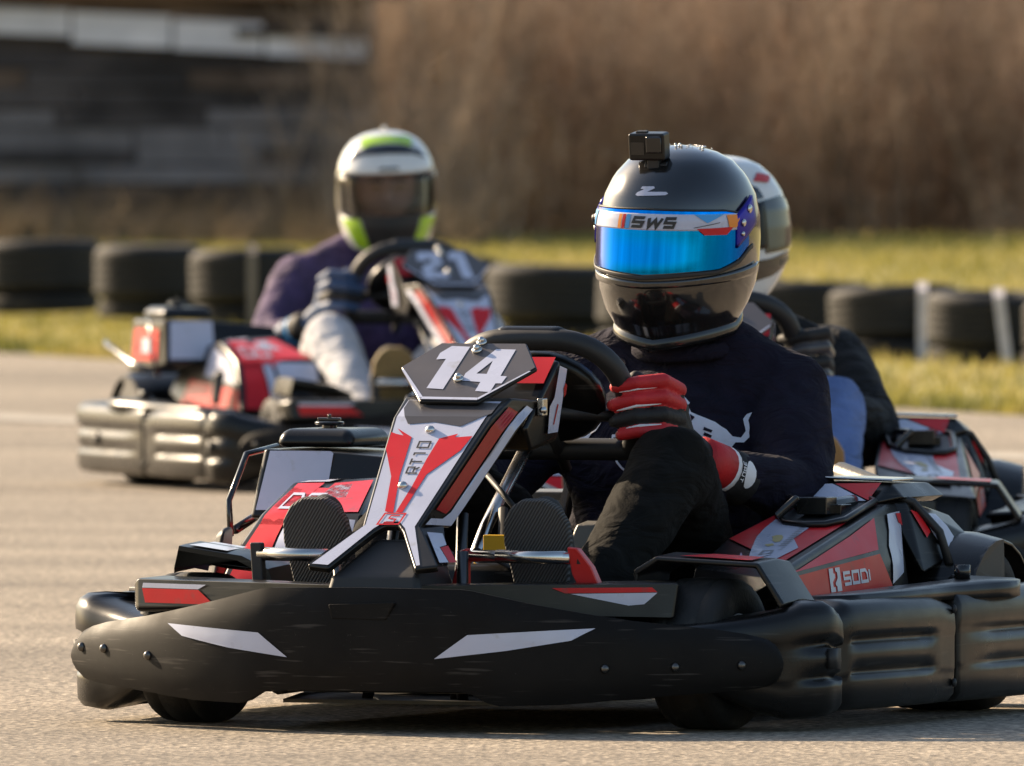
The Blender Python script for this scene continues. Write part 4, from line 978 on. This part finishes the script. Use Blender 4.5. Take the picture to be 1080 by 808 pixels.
mb = MB(); mb.hull([(-17, yb - .12, 1.72), (-.7, yb - .12, 1.70), (-17, yb - .12, 1.80), (-.7, yb - .12, 1.78), (-17, yb + 6.5, 3.6), (-.7, yb + 6.5, 3.6), (-17, yb + 6.5, 3.68), (-.7, yb + 6.5, 3.68)]); mb.build('roof', pbr('rusty_roof', (.19, .10, .055), .8, var=.4, vscale=3), shed)

# verge grass
def grass_mat():
    m = pbr('dry_grass_blades', (.3, .25, .06), .8); N = m.node_tree.nodes; L = m.node_tree.links; b = N['Principled BSDF']
    tc = N.new('ShaderNodeTexCoord'); n = N.new('ShaderNodeTexNoise'); n.inputs['Scale'].default_value = .9; n.inputs['Detail'].default_value = 6; L.new(tc.outputs['Object'], n.inputs[0])
    cr = N.new('ShaderNodeValToRGB'); L.new(n.outputs['Fac'], cr.inputs[0]); e = cr.color_ramp.elements
    e[0].position = .38; e[0].color = (.15, .155, .035, 1); e[1].position = .62; e[1].color = (.42, .345, .125, 1); x = e.new(.5); x.color = (.30, .265, .06, 1)
    L.new(cr.outputs[0], b.inputs['Base Color'])
    t = N.new('ShaderNodeBsdfTranslucent'); L.new(cr.outputs[0], t.inputs[0]); mx = N.new('ShaderNodeMixShader'); mx.inputs[0].default_value = .35
    L.new(b.outputs[0], mx.inputs[1]); L.new(t.outputs[0], mx.inputs[2]); L.new(mx.outputs[0], N['Material Output'].inputs[0]); return m
rg = random.Random(5); vs = []; fs = []
for i in range(75000):
    x = rg.uniform(-5.5, 5.2); t = rg.random() ** 1.5; y0 = edge_y(x); y = y0 + .05 + t * (126 - y0)
    if i < 9000: y = y0 + abs(rg.gauss(0, .5)) - .15
    h = rg.uniform(.02, .06) * (1.25 if i % 17 == 0 else 1) * (1 + .5 * t); a = rg.uniform(0, 6.28); wd = rg.uniform(.004, .009) * (1 + t); lx, ly = rg.gauss(0, .4) * h, rg.gauss(0, .4) * h
    o = len(vs); c, s = math.cos(a) * wd, math.sin(a) * wd
    vs += [(x - c, y - s, 0), (x + c, y + s, 0), (x + lx, y + ly, h)]; fs.append((o, o + 1, o + 2))
me = bpy.data.meshes.new('verge_grass'); me.from_pydata(vs, [], fs); me.materials.append(grass_mat()); o = bpy.data.objects.new('verge_grass', me); col.objects.link(o)
tag(o, 'short yellow green winter grass on the verge round the tyre wall', 'grass', kind='stuff')

# tyre wall
tym = pbr('old_tyre_rubber', (.0075, .0068, .0062), .75, var=.35, vscale=9, bump=.4, bscale=40, wear=((.04, .035, .03), .02, 6))
strapm = pbr('faded_strap', (.62, .57, .57), .8, var=.15)
def tyre(r=.255, h=.17):
    mb = MB(); k = h / 2
    prof = [(r * .60, -k * .7), (r * .66, -k * .95), (r * .8, -k * 1.0), (r * .93, -k * .9), (r * .985, -k * .7)]
    for i in range(5):
        z = -k * .6 + i * k * .3; prof += [(r, z - k * .1), (r, z + k * .1), (r * .975, z + k * .12), (r * .975, z + k * .18)]
    prof += [(r * .985, k * .7), (r * .93, k * .9), (r * .8, k * 1.0), (r * .66, k * .95), (r * .6, k * .7), (r * .58, 0)]
    mb.lathe(prof, (0, 0, 0), 'Z', 40, closed=True); return mb
# (picture column, picture width, two label halves)
stacks = [(45, 1.16, 'leftmost stack in the picture'), (160, 1.0, 'second stack from the left'), (262, 1.0, 'strapped stack above the fuel tank of kart 21'), (365, 1.0, 'stack mostly hidden by the purple jacket driver'), (468, 1.0, 'stack behind the number board of kart 21'), (585, 1.12, 'stack seen above the front kart steering wheel'), (690, 1.0, 'stack behind the black helmet'), (770, 1.0, 'stack behind the padded jacket driver'), (853, 1.0, 'stack beside the shoulder of the padded jacket driver'), (945, 1.05, 'stack with the upright pale strap at right'), (1046, 1.05, 'stack with the leaning pale strap at far right'), (1150, 1.05, 'stack cut by the right picture edge')]
proto = None
for i, (px, sc_, desc) in enumerate(stacks):
    d = 82 - 13.5 * px / 1080; x = wx(px, d); hz = 1 - .16 * max(0, px - 500) / 580; gz = .05 * (1 - px / 700) if px < 700 else -.0
    for lv in (0, 1):
        if proto is None: o = tyre().build('tyre', tym, smooth=True); es = o.modifiers.new('e', 'EDGE_SPLIT'); es.split_angle = R(40); proto = o
        else: o = proto.copy(); col.objects.link(o)
        k = sc_ * rg.uniform(.93, 1.05) * (.97 if lv == 0 else 1.)
        o.scale = (k, k, (.5 if lv == 0 else 1.45) * hz); o.location = (x + rg.uniform(-.015, .015), d + rg.uniform(-.03, .03), gz + (.04 if lv == 0 else .205) * hz); o.rotation_euler = (rg.uniform(-.03, .03), rg.uniform(-.03, .03) + (rg.uniform(-.06, .06) if lv else 0), rg.uniform(0, 6))
        tag(o, ('bottom tyre of the ' if lv == 0 else 'top tyre of the ') + desc, 'tyre', 'black tyres of the track barrier')
    if i in (2, 9, 10):
        dx = {2: .02, 9: .10, 10: .02}[i]; ln = {2: .0, 9: .0, 10: .035}[i]; mb = MB(); rad = .27 * sc_
        yy = -math.sqrt(max(.01, rad * rad - dx * dx))
        mb.loft([[(dx + t_ * ln - .02, yy - .002, z), (dx + t_ * ln + .02, yy - .002, z), (dx + t_ * ln + .02, yy + .006, z), (dx + t_ * ln - .02, yy + .006, z)] for t_, z in ((1, .0), (.6, .12 * hz), (.3, .22 * hz), (0, .315 * hz))] + [[(dx - .02, yy + .1, .345 * hz), (dx + .02, yy + .1, .345 * hz), (dx + .02, yy + .1, .35 * hz), (dx - .02, yy + .1, .35 * hz)]])
        s_ = mb.build('strap', pbr('dusty_strap', (.2, .17, .14), .85, var=.2) if i == 2 else strapm); s_.location = (x, d, gz)
        tag(s_, {2: 'dusty brown strap tied down the tyre stack behind kart 21', 9: 'upright pale strap down the third tyre stack from the right edge', 10: 'leaning pale strap down the rightmost full tyre stack'}[i], 'strap', 'straps round the tyre stacks')

# ------------------------------------------------------------------ karts
def place(o, d, px, yaw):
    """origin so that the point 0.75 m ahead of it stands d metres out on the ground"""
    f = V((-math.sin(R(yaw)), -math.cos(R(yaw)))); p = V((wx(px, d), d)) - f * .75
    o.location = (p.x, p.y, 0); o.rotation_euler = (0, 0, math.atan2(f.y, f.x)); return o
k14 = make_kart('black, red and white go-kart numbered 14 in front, steering towards the camera', '14')
k21 = make_kart('out of focus go-kart numbered 21 on the left, further back on the track', '21')
k3 = make_kart('go-kart half hidden behind the front kart at the right edge', '')
P14 = (30.0, 559, 22); P21 = (FPX / 392, 437, -18.5); P3 = (FPX / 520, 759, 3)
place(k14, *P14); place(k21, *P21); place(k3, *P3)

# ------------------------------------------------------------------ front driver
J = dict(pelvis=(.12, 0, .18), chest=(.15, .015, .43), shoulders=(.11, .03, .55), neck=(.12, .04, .625), head=(.15, .04, .80),
         shL=(.08, .205, .538), elL=(.24, .298, .372), wrL=(.44, .240, .415), shR=(.11, -.18, .555), elR=(.26, -.27, .38), wrR=(.44, -.240, .415),
         hipL=(.22, .10, .17), knL=(.70, .240, .428), anL=(1.06, .222, .20), hipR=(.22, -.10, .17), knR=(.72, -.19, .41), anR=(1.06, -.21, .20))
d1, b1 = person('driver in black helmet with mirrored blue visor, dark sweatshirt and red gloves', J, [M['sweater'], M['trousers'], M['skin']], None)
bv = bvh_of(b1)
# chest print: leaping bull and lettering, partly covered by the hand
bull = [(.121, .512), (.128, .502), (.147, .494), (.163, .487), (.178, .476), (.187, .466), (.198, .464), (.204, .474), (.200, .484), (.196, .491), (.200, .498), (.209, .501), (.206, .493), (.205, .489), (.211, .478), (.210, .465), (.203, .457), (.192, .457), (.187, .449), (.196, .441), (.207, .433), (.205, .428), (.194, .434), (.185, .440), (.178, .447), (.168, .449), (.160, .456), (.152, .462), (.145, .460), (.138, .470), (.130, .474), (.124, .483), (.118, .497)]
bull = [(.086 + (y - .12) * 1.12, (.476 + (z - .47) * 1.15)) for y, z in bull]
cf = proj_fn(bv, (.40, 0, 0), (0, 1, 0), (0, 0, 1), (-1, 0, 0), .003)
horn = stroke([(.088, .526), (.074, .538), (.058, .543)], .0065)
decal('bull_print', [bull] + horn, cf, M['chestprint'], b1, .012)
decal('bull_shading', [[(.094, .509), (.103, .504), (.099, .497)], [(.084, .503), (.091, .499), (.085, .490)], [(.119, .488), (.132, .482), (.130, .478), (.118, .483)], [(.120, .479), (.132, .473), (.130, .469), (.119, .474)]], proj_fn(bv, (.40, 0, 0), (0, 1, 0), (0, 0, 1), (-1, 0, 0), .0042), M['sweater'], b1, .012)
bl2 = [(.024 - y, z) for y, z in bull]
decal('bull_print', [bl2], cf, M['chestprint'], b1, .012)
decal('chest_lettering', [[(-.04 + a * .75, .452 + b) for a, b in q] for q in text('RED', .02, .014, .003, .005, .1) + text('BULL', .02, .014, .003, .005, .1, .075)], cf, M['chestprint'], b1, .012)
decal('chest_arc', stroke([(.015 + .05 * math.cos(R(t)), .455 + .05 * math.sin(R(t))) for t in range(200, 341, 14)], .004), cf, M['chestprint'], b1, .02)
# collar zip pull
mb = MB(); mb.tube([(.235, .03, .642), (.245, .018, .620)], [.004, .006], 8); mb.build('zip_pull', M['brass'], d1, smooth=True)
mb = MB(); mb.tube([V((.12, .04, .625)) + V((.085 * math.cos(R(a)), .083 * math.sin(R(a)), .012 * math.cos(R(a)) * -1)) for a in range(0, 360, 20)], .016, 8, closed=True); mb.build('collar', M['sweater'], d1, smooth=True)
# gloves
gmats = [M['glovered'], M['gloveblack'], M['glovewhite']]
gl = glove(d1, 1, gmats, [0, 0, 1, 0, 1, 1], M['glovewhite']); gr = glove(d1, -1, gmats, [0, 0, 1, 0, 1, 1], M['glovewhite'])
# glove cuff with stripes on the near wrist
def cuff(parent, a, b, r0, r1, mats_):
    a, b = V(a), V(b); mb = MB()
    for k, (t0, t1, mi) in enumerate(((0, .42, 0), (.42, .5, 1), (.5, 1, 2))):
        mb.tube([a.lerp(b, t0), a.lerp(b, (t0 + t1) / 2), a.lerp(b, t1)], [r0 + (r1 - r0) * t0, r0 + (r1 - r0) * (t0 + t1) / 2, r0 + (r1 - r0) * t1], 20, mi=mi)
    o = mb.build('cuff', mats_, parent, smooth=True); return o
cu = cuff(gl, (.41, .246, .402), (.525, .222, .445), .048, .035, [M['gloveblack'], M['glovewhite'], M['glovered']])
cb = bvh_of(cu)
cd = V((.462, .238, .424)); ca = V((.115, -.022, .042)).normalized(); cw = V((.25, .95, .05)).cross(ca).normalized(); dirn = -ca.cross(cw).normalized()
if dirn.y > 0: dirn = -dirn
cfn = proj_fn(cb, cd - dirn * .2, ca, cw, dirn, .0015)
decal('cuff_print', [[(-.028 + .014 * math.cos(t * .4), .004 + .024 * math.sin(t * .4)) for t in range(16)]], cfn, M['glovewhite'], gl, .01)
decal('cuff_lettering', [[(-.006 - b, .022 - a) for a, b in q] for q in text('TURE', .007, .006, .002, .0016)], cfn, M['glovewhite'], gl, .01)
cuff(gr, (.41, -.246, .402), (.525, -.222, .445), .048, .035, [M['gloveblack'], M['glovewhite'], M['glovered']])
for s in (-1, 1):
    shoe(d1, (1.07, .215 * s, .20), (1.155, .20 * s, .125), (1.215, .20 * s, .388), M['sole'], M['shoe'], .06)
# helmet
hm1 = helmet(d1, (.15, .037, .816), -1.5, 3, -2, M['carbon']); hm1.scale = (.97, .97, .94)
lo = lambda az: interp(abs(az), [0, 55, 74, 86], [-.060, -.05, -.03, -.004]); hi = lambda az: interp(abs(az), [0, 60, 80, 86], [.058, .056, .048, .035])
mb = MB(); patch(mb, -84, 84, lo, hi, .0055); vz = mb.build('visor', M['visor'], hm1, smooth=True, recalc=True)
es = vz.modifiers.new('e', 'EDGE_SPLIT'); es.split_angle = R(45)
mb = MB(); patch(mb, -88, 88, lambda a: lo(a) - .010, lambda a: lo(a) - .002, .008, rows=3); patch(mb, -88, 88, lambda a: hi(a) + .001, lambda a: hi(a) + .004, .006, rows=2); mb.build('visor_gasket', M['rubber'], hm1, smooth=True)
mb = MB(); patch(mb, -100, 100, lambda a: -.086 + .02 * (abs(a) / 100) ** 2, lambda a: -.072 + .03 * (abs(a) / 100) ** 2, .006, rows=3); mb.build('chin_ridge', M['carbon'], hm1, smooth=True)
mb = MB(); patch(mb, -74, 74, lambda a: .022, lambda a: .052, .0068, thick=.001); vs_ = mb.build('visor_strip', M['white'], hm1, smooth=True)
def hpatch(name, mat, polys, off):
    """polygons in (azimuth deg, height) drawn on the helmet"""
    def fn(az, h):
        h = h / 500
        r = helmet_ring(h, 360, off); k = az % 360; i = int(k); return r[i].lerp(r[(i + 1) % 360], k - i)
    return decal(name, [[(x, y * 500) for x, y in p] for p in polys], fn, mat, hm1, 5)
def flip(polys): return [[(x, y) for x, y in p] for p in polys]
# driver's left is +azimuth = picture right
A2 = lambda x: x
hpatch('strip_lettering', M['blackprint'], [[(-14 + a, .0275 + b) for a, b in q] for q in [[(x * 1, y) for x, y in p] for p in text('SWS', .0165, 10.5, 1.2, .0034, 0)]] , .0082) if False else None
def scale_text(s, h, wdeg, x0, y0, th, slant):
    # build in metres then convert x to degrees of azimuth (0.16 m radius)
    k = 180 / math.pi / .158
    return [[(x0 + (a) * k, y0 + b) for a, b in q] for q in text(s, h, wdeg, .0022, th, slant)]
hpatch('strip_lettering', M['blackprint'], scale_text('SWS', .0160, .0185, -9, .0285, .0056, .4), .0085)
hpatch('orange_bar', M['orange'], [[(-21, .024), (-18.2, .024), (-17.2, .05), (-20, .05)]], .0082); hpatch('red_bar', M['red'], [[(-17.4, .024), (-15, .024), (-14, .05), (-16.4, .05)]], .0082); hpatch('blue_bar', M['lightblue'], [[(-14.2, .024), (-11, .024), (-10, .05), (-13.2, .05)], [(-74, .052), (-50, .052), (-56, .024), (-74, .022)], [(34, .052), (58, .052), (44, .036)]], .0082)
hpatch('red_bar', M['red'], [[(36, .026), (66, .028), (60, .014), (42, .014)]], .0084); hpatch('orange_bar', M['orange'], [[(60, .05), (70, .05), (74, .036), (68, .026), (62, .028)]], .0084)
hpatch('fine_print', M['blackprint'], [[(34, .027), (54, .036), (54, .0372), (34, .0283)]], .0086)
hpatch('brow_emblem', M['white'], [[(a, b) for a, b in q] for q in [[(-11, .085), (-9, .083), (12, .086), (14, .089), (12, .092), (-2, .091), (3, .098), (2, .101), (-7, .1), (-8, .096), (-5, .095), (-10, .089)]]], .0015)
for s in (-1, 1):
    mb = MB(); patch(mb, *( (70, 92) if s > 0 else (-92, -70)), lambda a: interp(abs(a), [70, 92], [-.012, .03]), lambda a: interp(abs(a), [70, 92], [.05, .082]), .0085, n=10, rows=8, thick=.006); pvt = mb.build('visor_pivot', M['purpleplate'], hm1, smooth=True)
    mb = MB()
    for az, h, r in ((76, .034, .0075), (85, .058, .0085), (75, .014, .005)):
        q = helmet_ring(h, 360, .009)[(az * s) % 360]; mb.ellipsoid(q, (r, .004, r), n=12)
    mb.build('pivot_screws', M['chrome'], hm1, smooth=True)
mb = MB()
for k in range(26):
    a = k / 26 * 2 * math.pi; 
    q = V((-.01 + .07 * math.cos(a) * random.uniform(.2, 1), .05 * math.sin(a) * random.uniform(.2, 1) + .012, 0)); rz = .002 * random.uniform(.6, 1.5)
    mb.ellipsoid((q.x, q.y, .1705 - 2.0 * (q.x ** 2 + q.y ** 2)), (rz * 1.3, rz, rz), n=6)
mb.build('vent_studs', M['chrome'], hm1, smooth=True)
mb = MB()
rg2 = [[V((x * 1.0, y * 1.0, z)) for x, y, z in [(p.x * k, p.y * k, p.z + dz) for p in helmet_ring(-.172, 60)]] for k, dz in ((.97, .006), (1.02, -.004), (1.03, -.014), (1.0, -.022), (.9, -.02))]
mb.loft(rg2, cap=False); mb.build('neck_roll', M['gloss'], hm1, smooth=True)
mb = MB(); mb.tube([(.03, -.145, .03), (.03, -.155, .03)], .008, 10); mb.build('visor_knob', M['rubber'], hm1, smooth=True)

# action camera stuck on top of the helmet
ac = empty('action_camera', 'small black action camera mounted on top of the black helmet', 'camera')
mb = MB(); mb.box((0, 0, .038), (.03, .060, .043)); bx_ = mb.build('camera_body', M['plastic'], ac, bevel=.004)
mb = MB(); mb.box((.0165, .013, .042), (.006, .026, .027)); mb.build('lens_block', M['gloss'], ac, bevel=.003)
mb = MB(); mb.box((.0155, -.014, .036), (.002, .022, .02)); mb.build('front_screen', M['gloss'], ac)
mb = MB(); mb.box((0, .008, .004), (.02, .02, .03)); mb.tube([(0, -.008, .006), (0, .03, .006)], .007, 10); mb.box((-.004, .008, -.014), (.04, .036, .012)); mb.build('mount', M['rubber'], ac, bevel=.003)
mb = MB(); mb.box((.002, -.010, .0605), (.012, .018, .004)); mb.build('shutter_button', M['rubber'], ac, bevel=.0015)
place(d1, *P14)
bpy.context.view_layer.update()
mw = d1.matrix_world @ Matrix.Translation((.246, .021, .932)) ; ac.location = mw.translation; ac.rotation_euler = (0, R(8), d1.rotation_euler.z + R(2)); ac.scale = (1.1, 1.1, 1.1)

# ------------------------------------------------------------------ driver of kart 21
J = dict(pelvis=(.14, 0, .18), chest=(.20, .03, .43), shoulders=(.19, .05, .55), neck=(.20, .065, .625), head=(.23, .09, .795),
         shL=(.18, .20, .54), elL=(.34, .29, .38), wrL=(.46, .24, .42), shR=(.18, -.14, .545), elR=(.28, -.265, .375), wrR=(.44, -.240, .415),
         hipL=(.22, .10, .17), knL=(.72, .19, .42), anL=(1.06, .215, .20), hipR=(.22, -.10, .17), knR=(.74, -.235, .40), anR=(1.06, -.225, .20))
d2, b2 = person('driver in purple jacket, pale jeans and white and lime helmet', J, [M['purple'], M['jeanspale'], M['skin']], None, .013)
bm_ = [M['blueglove'], M['gloveblack'], M['lightblue']]
glove(d2, 1, bm_, [0, 0, 1, 0, 0, 0])
g2 = glove(d2, -1, bm_, [0, 0, 1, 0, 0, 0])
cuff(g2, (.41, -.246, .402), (.525, -.222, .445), .048, .035, [M['blueglove'], M['lightblue'], M['gloveblack']])
for s in (-1, 1): shoe(d2, (1.07, .22 * s, .20), (1.155, .21 * s, .125), (1.215, .21 * s, .388), M['tansole'], M['shoe'], .06)
hm1 = helmet(d2, (.23, .09, .80), -14, 4, 2, M['hwhite'], (68, -.072, .058)); hm1.scale = (.97, .97, .95)
mb = MB(); patch(mb, -80, 80, lambda a: -.08 + .02 * (abs(a) / 80) ** 2, lambda a: .05 + .0 * a, .006, thick=.003); mb.build('visor', M['clear'], hm1, smooth=True)
hpatch('crown_black', M['carbon'], [[(-60, .09), (-35, .108), (0, .112), (35, .108), (60, .092), (50, .118), (25, .134), (0, .137), (-25, .134), (-50, .116)], [(-92, -.05), (-88, .06), (-76, .062), (-70, .055), (-74, -.07)], [(92, -.05), (88, .06), (76, .062), (70, .055), (74, -.07)]], .003)
hpatch('crown_lime', M['lime'], [[(-40, .128), (-22, .139), (0, .142), (22, .139), (40, .13), (60, .155), (0, .16), (-60, .155)]], .0035)
hpatch('chin_lime', M['lime'], [[(-70, -.08), (-38, -.075), (-26, -.165), (-48, -.165)], [(70, -.08), (38, -.075), (26, -.165), (48, -.165)]], .003)
hpatch('chin_black', M['rubber'], [[(-36, -.062), (0, -.066), (36, -.062), (24, -.17), (-24, -.17)], [(78, -.06), (100, -.03), (80, -.12), (60, -.16), (66, -.1)]], .0062)
hpatch('brow_vent', M['carbon'], [[(-12, .066), (12, .066), (9, .074), (-9, .074)]], .003)
# face behind the visor
fx = MB(); fx.capsule((.085, 0, .012), (.105, 0, -.018), .010, .014); nose_ = fx.build('nose', M['skin'], hm1, smooth=True)
for s in (-1, 1):
    mb = MB(); mb.ellipsoid((.0775, .032 * s, .012), (.010, .012, .006), n=12); mb.build('eye', M['suede'], hm1, smooth=True)
mb = MB(); [mb.tube([(.088, .014 * s, .03), (.086, .034 * s, .035), (.074, .052 * s, .028)], .004, 8) for s in (-1, 1)]; mb.build('eyebrows', M['trousers'], hm1, smooth=True)
place(d2, *P21)

# ------------------------------------------------------------------ third driver
J = dict(pelvis=(.12, 0, .17), chest=(.14, .03, .39), shoulders=(.10, .04, .50), neck=(.12, .0, .575), head=(.14, -.02, .755),
         shL=(.10, .20, .50), elL=(.27, .285, .365), wrL=(.44, .235, .415), shR=(.10, -.13, .50), elR=(.28, -.25, .37), wrR=(.44, -.235, .415),
         hipL=(.22, .10, .17), knL=(.68, .225, .42), anL=(1.04, .235, .20), hipR=(.22, -.10, .17), knR=(.72, -.19, .40), anR=(1.06, -.21, .20))
d3, b3 = person('driver in black padded jacket and blue jeans half hidden behind the front driver', J, [M['puffer'], M['jeansblue'], M['skin']], None, .012, .02, True)
gk = [M['gloveblack'], M['rubber'], M['grey']]
glove(d3, 1, gk, [0, 2, 0, 2, 0, 0]); glove(d3, -1, gk, [0, 2, 0, 2, 0, 0])
for s in (-1, 1): shoe(d3, (1.06, .225 * s, .20), (1.155, .21 * s, .125), (1.215, .21 * s, .388), M['suede'], M['shoe'], .06)
hm1 = helmet(d3, (.14, -.025, .778), -36, 2, 4, M['hwhite']); hm1.scale = (.95, .95, .93)
mb = MB(); patch(mb, -86, 86, lambda a: -.065 + .02 * (abs(a) / 86) ** 2, lambda a: .058 + .0 * a, .006); mb.build('visor', M['darkvisor'], hm1, smooth=True)
hpatch('side_black', M['carbon'], [[(84, -.06), (84, .06), (110, .07), (150, .05), (160, -.01), (130, -.05)], [(-84, -.06), (-84, .06), (-110, .07), (-150, .05), (-160, -.01), (-130, -.05)], [(-70, .062), (70, .062), (88, .066), (84, .09), (60, .112), (0, .122), (-60, .11)], [(-86, -.075), (0, -.085), (86, -.075), (120, -.06), (112, -.11), (60, -.135), (0, -.14), (-60, -.135)]], .003)
hpatch('orange_flash', M['redmetal'], [[(82, .106), (100, .10), (112, .116), (92, .124)], [(-85, .085), (-110, .095), (-120, .125), (-100, .115)]], .004)
hpatch('rear_lettering', M['blackprint'], [[(100 + i * 9, -.10), (106 + i * 9, -.10), (106 + i * 9, -.08), (100 + i * 9, -.08)] for i in range(4)], .003)
place(d3, *P3)

scene.render.resolution_x = 1024; scene.render.resolution_y = 766

# every loose piece of these small parts becomes an object of its own
LOOSE = {'side_badge': 'side_badge', 'gloss_red_panel': 'gloss_red_panel', 'white_graphic': 'white_graphic', 'bumper_bolts': 'bolt', 'nose_bolts': 'bolt', 'board_bolts': 'bolt', 'bumper_rivets': 'rivet', 'pivot_screws': 'screw', 'vent_pocket': 'vent_pocket', 'chin_lime': 'chin_lime', 'chin_black': 'chin_black', 'blue_bar': 'blue_bar', 'red_bar': 'red_bar', 'orange_bar': 'orange_bar', 'crown_black': 'crown_black', 'side_black': 'side_black', 'orange_flash': 'orange_flash', 'eyebrows': 'eyebrow', 'vent_studs': 'stud', 'rear_lettering': 'rear_lettering', 'visor_gasket': 'visor_gasket'}
for o in list(scene.objects):
    base = o.name.split('.')[0]
    if o.type != 'MESH' or base not in LOOSE: continue
    me = o.data; par = list(range(len(me.vertices)))
    def find(i):
        while par[i] != i: par[i] = par[par[i]]; i = par[i]
        return i
    for e in me.edges:
        a, b = find(e.vertices[0]), find(e.vertices[1])
        if a != b: par[a] = b
    isl = {}
    for p in me.polygons: isl.setdefault(find(p.vertices[0]), []).append(p)
    if len(isl) < 2: continue
    for ps in isl.values():
        ids = sorted({i for p in ps for i in p.vertices}); mp = {v: k for k, v in enumerate(ids)}
        nm = bpy.data.meshes.new(LOOSE[base]); nm.from_pydata([tuple(me.vertices[i].co) for i in ids], [], [[mp[i] for i in p.vertices] for p in ps])
        for m in me.materials: nm.materials.append(m)
        nm.polygons.foreach_set('use_smooth', [p.use_smooth for p in ps])
        n = bpy.data.objects.new(LOOSE[base], nm); col.objects.link(n); n.parent = o.parent; n.matrix_local = o.matrix_local
    bpy.data.objects.remove(o)
